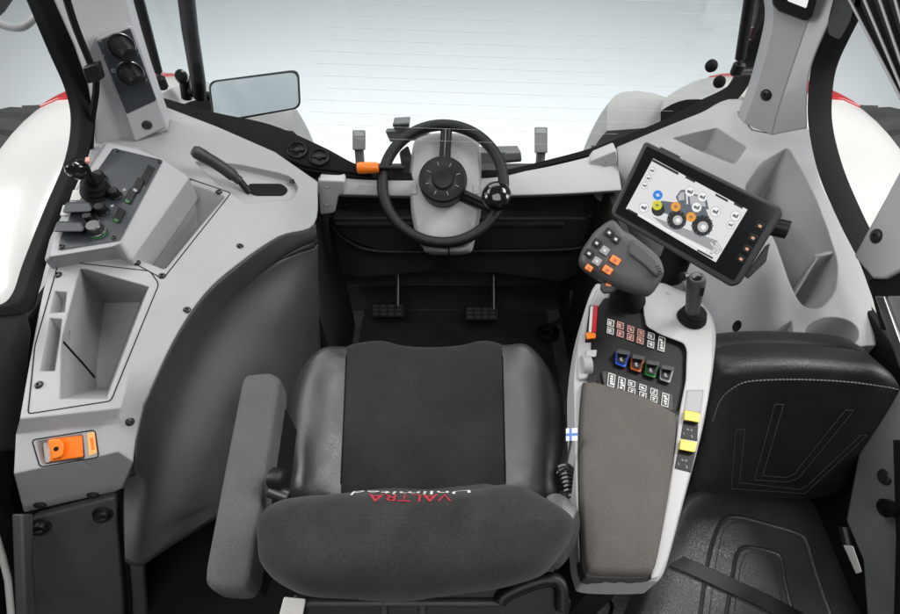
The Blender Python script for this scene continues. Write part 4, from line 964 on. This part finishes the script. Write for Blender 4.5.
# drive joystick
dj = thing('drive_joystick', 'large charcoal control grip with orange and black buttons below the monitor', 'joystick', ap.p(625, 300, 0))
kj = lambda x, y: (560+x/5.58, 200+y/5.58)
jo = [(290, 110), (345, 165), (395, 190), (460, 240), (545, 310), (580, 385), (570, 440), (510, 530), (450, 530), (330, 490), (215, 440), (120, 370), (115, 300), (165, 215), (210, 160)]
jp = Pl(T(620, 258, .93), Vector((-.12, -.62, .78)))
jr = [tuple(v) for v in cr([kj(*p) for p in jo], 4, True)]
ring = jp.ps(jr, 0); cen = sum(ring, Vector())/len(ring)
def jjr(k, h): return [cen+(p-cen)*k+jp.n*h for p in ring]
gr = MB().rings([jjr(.72, -.055), jjr(.90, -.045), jjr(.98, -.025), jjr(1.0, -.01), jjr(.985, .002), jjr(.95, .008), jjr(.85, .012), jjr(.5, .014)]).build('grip', M_bay, dj, sharp=60)
# thumb rest ridge
MB().rings([jp.ps(rpoly([kj(400, 205), kj(470, 250), kj(550, 320), kj(575, 400), kj(545, 450), kj(470, 380), kj(360, 300), kj(375, 240)], 4), .004), jp.ps(rpoly([kj(410, 225), kj(465, 265), kj(535, 325), kj(560, 395), kj(540, 430), kj(470, 365), kj(385, 300), kj(390, 255)], 4), .020)]).build('thumb_rest', M_bay, dj, bev=.006, seg=3)
for k in range(4):
    MB().tube([jp.p(*kj(535+k*9, 375+k*13), .020), jp.p(*kj(555+k*6, 365+k*13), .020)], .0012, 6).build('grip_rib', M_dark, dj)
for x, y, w, h, m in [(275, 182, 52, 44, M_black), (312, 218, 52, 44, M_black), (205, 240, 52, 44, M_black), (162, 298, 52, 44, M_black), (250, 282, 50, 46, M_grey), (206, 342, 50, 46, M_grey), (308, 336, 62, 44, M_oran), (265, 390, 58, 44, M_oran), (162, 380, 44, 36, M_oran)]:
    c = kj(x, y)
    qd = lambda k: [(c[0]+(a*.83-b*.55)*k/5.58, c[1]+(a*.55+b*.83)*k/5.58) for a, b in ((-w/2, -h/2), (w/2, -h/2), (w/2, h/2), (-w/2, h/2))]
    bt = MB().rings([jp.ps(rpoly(qd(1), 1.2, 3), .006), jp.ps(rpoly(qd(.92), 1.2, 3), .021)]).build('button', m, dj, bev=.0015)
    MB().prism(jp.ps(qd(.32), .0222), -jp.n*.001).build('icon', M_icon if m is not M_oran else M_brown, bt)
MB().rings([jp.ps(rpoly([kj(230, 460), kj(330, 490), kj(300, 520), kj(240, 525), kj(222, 500)], 2), -.05), jp.ps(rpoly([kj(235, 455), kj(320, 475), kj(295, 515), kj(240, 520), kj(226, 495)], 2), -.005)]).build('trigger', M_dark, dj, bev=.004)
MB().prism(jp.ps([kj(258, 462), kj(290, 470), kj(282, 484), kj(255, 478)], -.003), -jp.n*.003).build('trigger_mark', M_oran, dj)
jb = ap.p(628, 302, .002); jt = cen-jp.n*.045
pts = [jb+(jt-jb)*(k/8) for k in range(9)]
MB().tube(pts, [.036, .030, .033, .026, .029, .023, .026, .021, .022], 20).build('gaiter', M_matte, dj)
# cross lever
cl = thing('cross_lever', 'slim dark grey joystick standing on the white armrest trim', 'joystick', ap.p(692, 318, .014))
b0 = ap.p(691, 319, .013); t0 = T(697, 277, (b0-CAM).dot(D)-.10)
ax = (t0-b0)
MB().lathe(b0, (0, 0, 1), [(.028, 0), (.029, .004), (.026, .008), (.027, .012), (.023, .017), (.024, .021), (.018, .028)], 24).build('gaiter', M_matte, cl)
MB().tube([b0+ax*k for k in (.1, .25, .5, .75, .92, 1.0)], [.014, .0135, .0145, .0165, .017, .013], 20).build('grip', M_bay, cl)
MB().lathe(b0+ax*.995, ax, [(.009, 0), (.0085, .004), (0, .005)], 16).build('thumb_button', M_gloss, cl)
MB().prism([b0+ax*.9+Vector((.003, -.017, .0)), b0+ax*.9+Vector((.010, -.0165, .0)), b0+ax*.72+Vector((.010, -.0165, .0)), b0+ax*.72+Vector((.003, -.017, .0))], (0, .004, 0)).build('side_button', M_black, cl)

# ================================================================== MONITOR
mo_ = thing('monitor', 'black touch screen monitor showing a tractor diagram, tilted on a stalk above the armrest', 'monitor', ap.p(680, 270, 0))
mc = T(697, 213, 1.03); mpn = Pl(mc, (CAM-mc).normalized()+Vector((-.06, 0, .05)))
hs = rpoly([(645, 141), (782, 208), (783, 214), (740, 284), (731, 287), (612, 216), (611, 211)], [4, 3, 3, 4, 4, 3, 3])
MB().rings([mpn.ps([(x+(697-x)*.06, y+(213-y)*.06) for x, y in hs], -.045), mpn.ps([(x+(697-x)*.01, y+(213-y)*.01) for x, y in hs], -.02), mpn.ps(hs, -.004), mpn.ps([(x+(697-x)*.008, y+(213-y)*.012) for x, y in hs], 0)]).build('housing', M_dark, mo_, bev=.002)
fr = rpoly([(647, 146), (776, 209), (734, 281), (615, 213)], 2)
MB().prism(mpn.ps(fr, .0012), -mpn.n*.002).build('bezel', M_gloss, mo_)
km = lambda x, y: (620+x/5.114, 145+y/5.114)
scn = MB().prism(mpn.ps([km(170, 68), km(652, 330), km(490, 600), km(30, 325)], .0020), -mpn.n*.0006).build('screen', E_bg, mo_)
def pic(name, polys, m, off):
    mb = MB()
    for p in polys: mb.add(mpn.ps([km(*q) for q in p], off), [tuple(range(len(p)))])
    return mb.build(name, m, scn, sharp=0)
def pics(name, polys, m, off):
    for p in polys: pic(name, [p], m, off)
def circ(x, y, r, n=20): return [(x+r*math.cos(k*2*math.pi/n), y+r*math.sin(k*2*math.pi/n)) for k in range(n)]
def bar(x, y, w, h, a=.4906):  # centred bar along the screen's long side
    ux, uy = math.cos(a), math.sin(a); return [(x+ux*w*p-uy*h*q, y+uy*w*p+ux*h*q) for p, q in ((-.5, -.5), (.5, -.5), (.5, .5), (-.5, .5))]
pic('ground_shade', [[(165, 365), (340, 430), (500, 490), (470, 540), (230, 420)]], E_sh, .0021)
pics('screen_line', [bar(232, 112, 150, 13), bar(360, 175, 55, 12), bar(520, 270, 72, 11), bar(605, 310, 50, 11), bar(65, 342, 60, 9), bar(435, 558, 90, 9)], E_dk, .0022)
pics('status_bar', [bar(150, 385, 250, 10), bar(350, 495, 200, 10)], E_wh, .00215)
# tractor drawing: body, cab, tyres, rims
pic('tractor_body', [[(170, 300), (215, 285), (330, 300), (400, 310), (440, 330), (460, 380), (400, 400), (330, 370), (230, 350), (180, 340)], [(285, 265), (310, 230), (335, 228), (340, 300), (300, 300)], [(345, 245), (440, 262), (455, 330), (350, 320)]], E_md, .0022)
pic('tractor_cab', [[(355, 255), (430, 268), (440, 315), (360, 305)], [(296, 262), (312, 240), (328, 240), (330, 280), (300, 285)]], E_bar, .0023)
pics('tractor_tyre', [circ(290, 382, 50), circ(420, 412, 54), circ(195, 330, 34)], E_dk, .0024)
pics('tractor_rim', [circ(295, 384, 25), circ(424, 418, 28)], E_bar, .0025)
pics('tractor_hub', [circ(297, 385, 12), circ(426, 420, 13)], E_wh, .0026)
pic('tractor_lug', [bar(290+47*math.cos(a*.524), 382+47*math.sin(a*.524), 14, 5, a*.524) for a in range(12)]+[bar(420+52*math.cos(a*.45), 412+52*math.sin(a*.45), 14, 5, a*.45) for a in range(14)], E_md, .0027)
for c, m in [((193, 256), E_bl), ((190, 308), E_ye), ((285, 315), E_or), ((363, 368), E_or)]:
    pic('status_icon', [circ(*c, 25)], m, .0030); pic('icon_glyph', [bar(c[0], c[1], 22, 5), bar(c[0], c[1], 5, 18)], E_wh if m is E_bl else E_md, .0032)
for c, r in [((164, 130), 19), ((145, 170), 18), ((126, 207), 18), ((122, 320), 26), ((358, 238), 27), ((422, 265), 26), ((392, 318), 27), ((488, 340), 27), ((591, 362), 27), ((566, 408), 21)]:
    pic('menu_ring', [circ(*c, r)], E_sh, .0030); pic('menu_icon', [circ(*c, r-2.5)], E_wh, .0032)
    pic('icon_glyph', [bar(c[0]-r*.2, c[1], r*.7, r*.5), bar(c[0]+r*.35, c[1]+r*.1, r*.3, r*.8)], E_md, .0034)
for dx in (0, 26):
    pic('arrow', [[(455+dx, 500), (466+dx, 490), (500+dx, 535), (468+dx, 560), (457+dx, 552), (482+dx, 532)]], E_sh, .0032)
    pic('arrow_fill', [[(462+dx, 501), (466+dx, 497), (494+dx, 534), (468+dx, 554), (463+dx, 551), (489+dx, 533)]], E_wh, .0034)
for x, y in [(760, 226), (753, 238), (747, 249), (741, 259)]:
    k = MB().rings([mpn.ps(quad(mpn, x, y, .86, .5, 9, 8), .001), mpn.ps(quad(mpn, x, y, .86, .5, 9, 8), .003)]).build('button', M_black, mo_, bev=.0006)
    MB().add(mpn.ps(quad(mpn, x, y, .86, .5, 3.4, 2.6), .0036), [(0, 1, 2, 3)]).build('icon', E_am, k)
MB().rings([mpn.ps(rpoly([(765, 246), (770, 243), (766, 262), (748, 279), (744, 276)], 1.5), -.03), mpn.ps(rpoly([(766, 246), (770, 243), (766, 260), (748, 277), (745, 275)], 1.5), -.008)]).build('side_handle', M_dark, mo_, bev=.002)
MB().tube([mpn.p(770, 226, -.03), mpn.p(788, 230, -.03)], .018, 14).build('side_knob', M_black, mo_)
MB().rings([[mpn.p(*q_, -.04) for q_ in rpoly([(660, 150), (680, 160), (678, 166), (658, 157)], 1)], [mpn.p(*q_, -.001)+Vector((0, .004, .006)) for q_ in rpoly([(660, 150), (680, 160), (678, 166), (658, 157)], 1)]]).build('card_slot', M_dark, mo_)
MB().tube([mpn.p(690, 225, -.04), mpn.p(676, 258, -.07), ap.p(668, 274, -.03)], [.035, .032, .036], 16).build('stalk', M_matte, mo_)
MB().lathe(T(686, 276, .99), (-1, -.4, .2), [(.008, 0), (.009, .01), (0, .012)], 12).build('stalk_screw', M_steel, mo_)

# ================================================================== DRIVER SEAT
ds = thing('driver_seat', 'grey and black driver seat with embroidered backrest and left armrest', 'seat', (-.03, .45, .15))
oc = [(300, 505), (288, 470), (283, 430), (284, 402), (297, 372), (320, 352), (347, 342), (378, 338), (400, 343), (430, 345), (462, 343), (486, 338), (508, 342), (532, 350), (555, 372), (566, 402), (567, 440), (560, 480), (548, 508), (430, 520)]
pc = Pl(Z(430, 400, .765), (0, -.10, 1))
ring = pc.ps([tuple(v) for v in cr(oc, 5, True)], 0); cen = sum(ring, Vector())/len(ring)
bm = bmesh.new()
prof = [(.93, -.13), (.985, -.115), (1.0, -.09), (1.0, -.04), (.99, -.022), (.97, -.008), (.94, .002), (.88, .008), (.78, .010), (.64, .009), (.48, .007), (.3, .006), (.12, .006), (.02, .006)]
vs = [[bm.verts.new(cen+(p-cen)*k+pc.n*h) for p in ring] for k, h in prof]
for a, b in zip(vs, vs[1:]):
    for i in range(len(ring)): bm.faces.new((a[i], a[(i+1) % len(ring)], b[(i+1) % len(ring)], b[i]))
bm.faces.new(vs[-1]); bm.faces.new(vs[0][::-1])
lx0, lx1 = pc.p(347, 342), pc.p(341, 500); rx0, rx1 = pc.p(502, 342), pc.p(506, 500)
nl = (lx1-lx0).cross(pc.n).normalized(); nr = (rx1-rx0).cross(pc.n).normalized()
if nl.x > 0: nl = -nl
if nr.x < 0: nr = -nr
bmesh.ops.subdivide_edges(bm, edges=bm.edges, cuts=1) if False else None
for co, no in ((lx0, nl), (rx0, nr)):
    bmesh.ops.bisect_plane(bm, geom=bm.verts[:]+bm.edges[:]+bm.faces[:], plane_co=co, plane_no=no)
for v in bm.verts:
    dl_ = max((v.co-lx0).dot(nl), (v.co-rx0).dot(nr))
    if (v.co-pc.c).dot(pc.n) > -.03:
        s = max(0, min(1, dl_/.06)); v.co += pc.n*(.030*s*s*(3-2*s)-(.02*max(0, (dl_-.05)/.06)**2 if dl_ > .05 else 0))
    k = math.exp(-(abs(dl_)/.006)**2)
    if (v.co-pc.c).dot(pc.n) > -.02: v.co -= pc.n*.004*k
bm.faces.ensure_lookup_table()
def side(fa):
    c = fa.calc_center_median()
    return 'L' if (c-lx0).dot(nl) > 0 else ('R' if (c-rx0).dot(nr) > 0 else 'C')
def part_of(tagv, name, m):
    vv = {}; vl = []; fl = []
    for fa in bm.faces:
        if side(fa) != tagv: continue
        q = []
        for v in fa.verts:
            if v not in vv: vv[v] = len(vl); vl.append(v.co.copy())
            q.append(vv[v])
        fl.append(tuple(q))
    return MB().add(vl, fl).build(name, m, ds, sharp=60)
centre = part_of('C', 'cushion_centre', M_fab); part_of('L', 'bolster', M_boll); part_of('R', 'bolster', M_boll)
SB = BVHTree.FromBMesh(bm)
for a, c in (((346.5, 356), (341, 484)), ((502.2, 356), (505, 482))):
    w = [hit(SB, a[0]+(c[0]-a[0])*k/20, a[1]+(c[1]-a[1])*k/20, .0005)[0] for k in range(21)]
    MB().tube(w, .0016, 6).build('piping', M_matte, ds)
bm.free()
# backrest seen from above
ob = [(249, 545), (250, 522), (262, 506), (290, 496), (345, 490), (420, 491), (480, 486), (520, 483), (548, 495), (576, 514), (579, 530), (568, 552), (545, 575), (490, 592), (430, 600), (350, 602), (300, 597), (268, 583), (253, 565)]
kb_ = Pl(Z(415, 545, 1.03), (0, -.25, 1))
ring = kb_.ps([tuple(v) for v in cr(ob, 5, True)], 0); cen = sum(ring, Vector())/len(ring)
def kbr(k, h, dy=0): return [cen+(p-cen)*k+kb_.n*h+Vector((0, dy, 0)) for p in ring]
bk_ = MB().rings([kbr(.86, -.26, .05), kbr(.94, -.20, .03), kbr(.98, -.10, .01), kbr(1.0, -.06), kbr(.995, -.035), kbr(.975, -.014), kbr(.94, .003), kbr(.88, .018), kbr(.79, .031), kbr(.66, .041), kbr(.46, .048), kbr(.25, .051), kbr(.05, .0515)]).build('backrest', M_back, ds, sharp=80)
ruffle(bk_, .0035, 11, 2)
KB = bvh(bk_)
# embroidered writing, facing the seat's front (so upside down from here)
def embroider(s, width, height, drop, m, name):
    v, fc = text_mesh(s, 1.0)
    w = max(a.x for a in v)-min(a.x for a in v); y0 = min(a.y for a in v); hh = max(a.y for a in v)-y0
    n = Vector((0, .6, .8)); vv = Vector((0, -.8, .6)); c0 = hit(KB, 410, 498)[0]
    out = []
    for a in v:
        o = c0+Vector((-1, 0, 0))*(a.x/w*width)+vv*((a.y-y0)/hh*height-drop)
        loc, nn, i, d = KB.ray_cast(o+n*.3, -n)
        out.append((loc+nn*.0012) if loc else o)
    MB().add(out, fc).build(name, m, bk_, sharp=0)
embroider('VALTRA', .112, .018, .008, M_red2, 'red_lettering')
embroider('Unlimited', .165, .022, .030, M_wht2, 'white_lettering')
# armrest
ar = [(243, 379), (247, 373), (270, 371), (280, 377), (279, 392), (265, 480), (250, 580), (245, 590), (236, 592), (212, 590), (205, 584), (206, 570), (225, 470)]
pa_ = Pl(Z(245, 480, .95), (0, -.02, 1))
ring = pa_.ps([tuple(v) for v in rpoly(ar, 3, 3)], 0); cen = sum(ring, Vector())/len(ring)
def arr(k, h): return [cen+(p-cen)*k+pa_.n*h for p in ring]
MB().rings([arr(.97, -.06), arr(1.0, -.05), arr(1.0, -.014), arr(.995, -.007), arr(.975, -.001), arr(.93, .003), arr(.8, .005), arr(.4, .006)]).build('armrest', M_arm, ds, sharp=70)
MB().prism([p+pa_.n*-.05 for p in pa_.ps(rpoly([(255, 400), (281, 395), (262, 520), (240, 580), (230, 560)], 4), 0)], -pa_.n*.08).build('armrest_bracket', M_matte, ds)
MB().lathe(T(272, 478, .80), (1, -.2, .2), [(.016, 0), (.017, .004), (.016, .02), (.012, .023), (0, .023)], 20).build('recline_knob', M_black, ds)
MB().tube([T(270, 490, .80), T(288, 497, .80)], .012, 10).build('recline_lever', M_steel, ds)
# shoulder flap on the right of the backrest
fl = [(545, 500), (560, 494), (576, 508), (580, 526), (572, 552), (556, 570), (548, 556), (552, 530)]
MB().rings([kb_.ps([tuple(v) for v in cr(fl, 4, True)], -.09), kb_.ps([tuple(v) for v in cr(fl, 4, True)], -.03), kb_.ps([((x+562)/2, (y+530)/2) for x, y in [tuple(v) for v in cr(fl, 4, True)]], -.015)]).build('side_flap', M_boll, ds)
# plastic frame behind the backrest
fp = Pl(Z(420, 605, .93), (0, -.55, 1))
MB().rings([fp.ps(rpoly([(292, 594), (550, 582), (572, 600), (560, 650), (300, 650)], 6), -.03), fp.ps(rpoly([(292, 594), (550, 582), (572, 600), (560, 650), (300, 650)], 6), -.004)]).build('back_shell', M_black, ds, bev=.005)
for a, c in (((306, 603), (500, 603)), ((384, 600), (384, 640)), ((422, 600), (422, 640))):
    MB().tube([fp.p(*a, 0), fp.p(*c, 0)], .006, 8).build('shell_rib', M_dark, ds)
MB().tube(cr([fp.p(x, y, .004) for x, y in [(500, 603), (503, 597), (520, 588), (545, 580), (560, 584), (562, 610)]], 4), .010, 10).build('frame_tube', M_black, ds)
MB().rings([fp.ps(rpoly([(284, 597), (306, 599), (302, 620), (278, 620)], 2), .0), fp.ps(rpoly([(284, 597), (306, 599), (302, 620), (278, 620)], 2), .02)]).build('belt_guide', M_icon, ds, bev=.003)
MB().box((-.03, .48, .40), (.22, 0, 0), (0, .2, 0), (0, 0, .24)).build('suspension', M_matte, ds, bev=.03)
# coil cord with tag beside the seat
cc_ = thing('coil_cord', 'black coiled cord with chrome rod between driver seat and armrest console', 'cord', T(565, 500, 1.0))
pts = []
for k in range(90):
    a = k*2*math.pi/14; s = k/89
    pts.append(T(566+5*(s-.5), 472+26*s, .86)+Vector((math.cos(a)*.016, math.sin(a)*.010, math.sin(a)*.012)))
MB().tube(pts, .0032, 6).build('coil', M_gloss, cc_)
MB().tube([T(572, 436, .84), T(565, 472, .86)], .0022, 6).build('rod', M_chrom, cc_)
tg = thing('flag_tag', 'small white fabric tag with a blue cross at the seat edge', 'tag', T(572, 434, .83))
tp = Pl(T(572, 434, .835), (CAM-T(572, 434, .835)))
MB().prism(tp.ps([(566, 428.5), (577.5, 428), (577.5, 440.5), (566, 441)], 0), -tp.n*.003).build('cloth', M_tag, tg)
MB().prism(tp.ps([(566, 433.5), (577.5, 433), (577.5, 435.6), (566, 436)], .0006), -tp.n*.0005).build('cross', M_tagb, tg)
MB().prism(tp.ps([(569.4, 428.4), (571.6, 428.3), (571.6, 440.7), (569.4, 440.8)], .0008), -tp.n*.0005).build('cross', M_tagb, tg)
# loose cable on the floor
tag(MB().tube(cr([Z(602, 585, .3), Z(604, 596, .2), Z(612, 606, .1), Z(606, 625, .02)], 5), .006, 8).build('floor_cable', M_matte), 'black cable hanging down below the armrest console', 'cable')

# ================================================================== LIGHT
w = bpy.data.worlds.new('World'); S.world = w; w.use_nodes = True
bg = w.node_tree.nodes['Background']; bg.inputs['Color'].default_value = (.80, .92, 1.0, 1); bg.inputs['Strength'].default_value = .11
def area(name, loc, target, size, power, col=(1, 1, 1), size_y=None):
    l = bpy.data.lights.new(name, 'AREA'); l.energy = power; l.color = col; l.size = size
    if size_y: l.shape = 'RECTANGLE'; l.size_y = size_y
    o = bpy.data.objects.new(name, l); COL.objects.link(o); o.location = loc
    o.rotation_euler = (Vector(target)-Vector(loc)).to_track_quat('-Z', 'Y').to_euler()
    return o
area('key_softbox', (-.6, 4.2, 4.8), (0, .9, .7), 4.0, 125, (1, .985, .965), 3.0)
area('rear_softbox', (.2, -1.6, 4.6), (0, .9, .7), 3.0, 84, (1, .985, .965), 2.2)
area('top_fill_one', (2.5, 1.5, 4.2), (-.1, .7, .6), 1.5, 95, (1, .98, .955), 1.2)  # unseen fill lamp, added for light on the moulding and sheen on the seats
area('top_fill_two', (-2.5, 1.5, 4.2), (.1, .7, .6), 1.8, 52, (1, .985, .965), 1.4)  # matching unseen fill, added on the left side
area('window_softbox_one', (4.8, .9, 2.9), (0, .8, .7), 2.6, 160, (1, .99, .98), 2.0)
area('window_softbox_two', (-4.8, .9, 2.9), (0, .8, .7), 2.6, 160, (1, .99, .98), 2.0)
l = bpy.data.lights.new('backdrop_spot', 'SPOT'); l.energy = 3900; l.spot_size = rad(84); l.spot_blend = .5; l.shadow_soft_size = .6; l.color = (.99, 1, 1)  # unseen spot, added to brighten the studio floor alone; its cone spares the cab
o = bpy.data.objects.new('backdrop_spot', l); COL.objects.link(o); o.location = (0, 4.2, 10)
o.rotation_euler = (Vector((0, 11.2, -1.2))-o.location).to_track_quat('-Z', 'Y').to_euler()

# ================================================================== CAMERA / RENDER
cam = bpy.data.cameras.new('camera'); co = bpy.data.objects.new('camera', cam); COL.objects.link(co)
co.location = CAM; co.rotation_euler = (math.pi/2-TH, 0, 0)
cam.sensor_width = 36; cam.lens = 36*F/900; cam.clip_start = .02; cam.clip_end = 300
S.camera = co
S.render.engine = 'CYCLES'
S.render.resolution_x = 1024; S.render.resolution_y = 699
S.view_settings.view_transform = 'Standard'; S.view_settings.look = 'None'
S.view_settings.exposure = 0.0; S.view_settings.gamma = 1.0
S.cycles.max_bounces = 8; S.cycles.transparent_max_bounces = 12
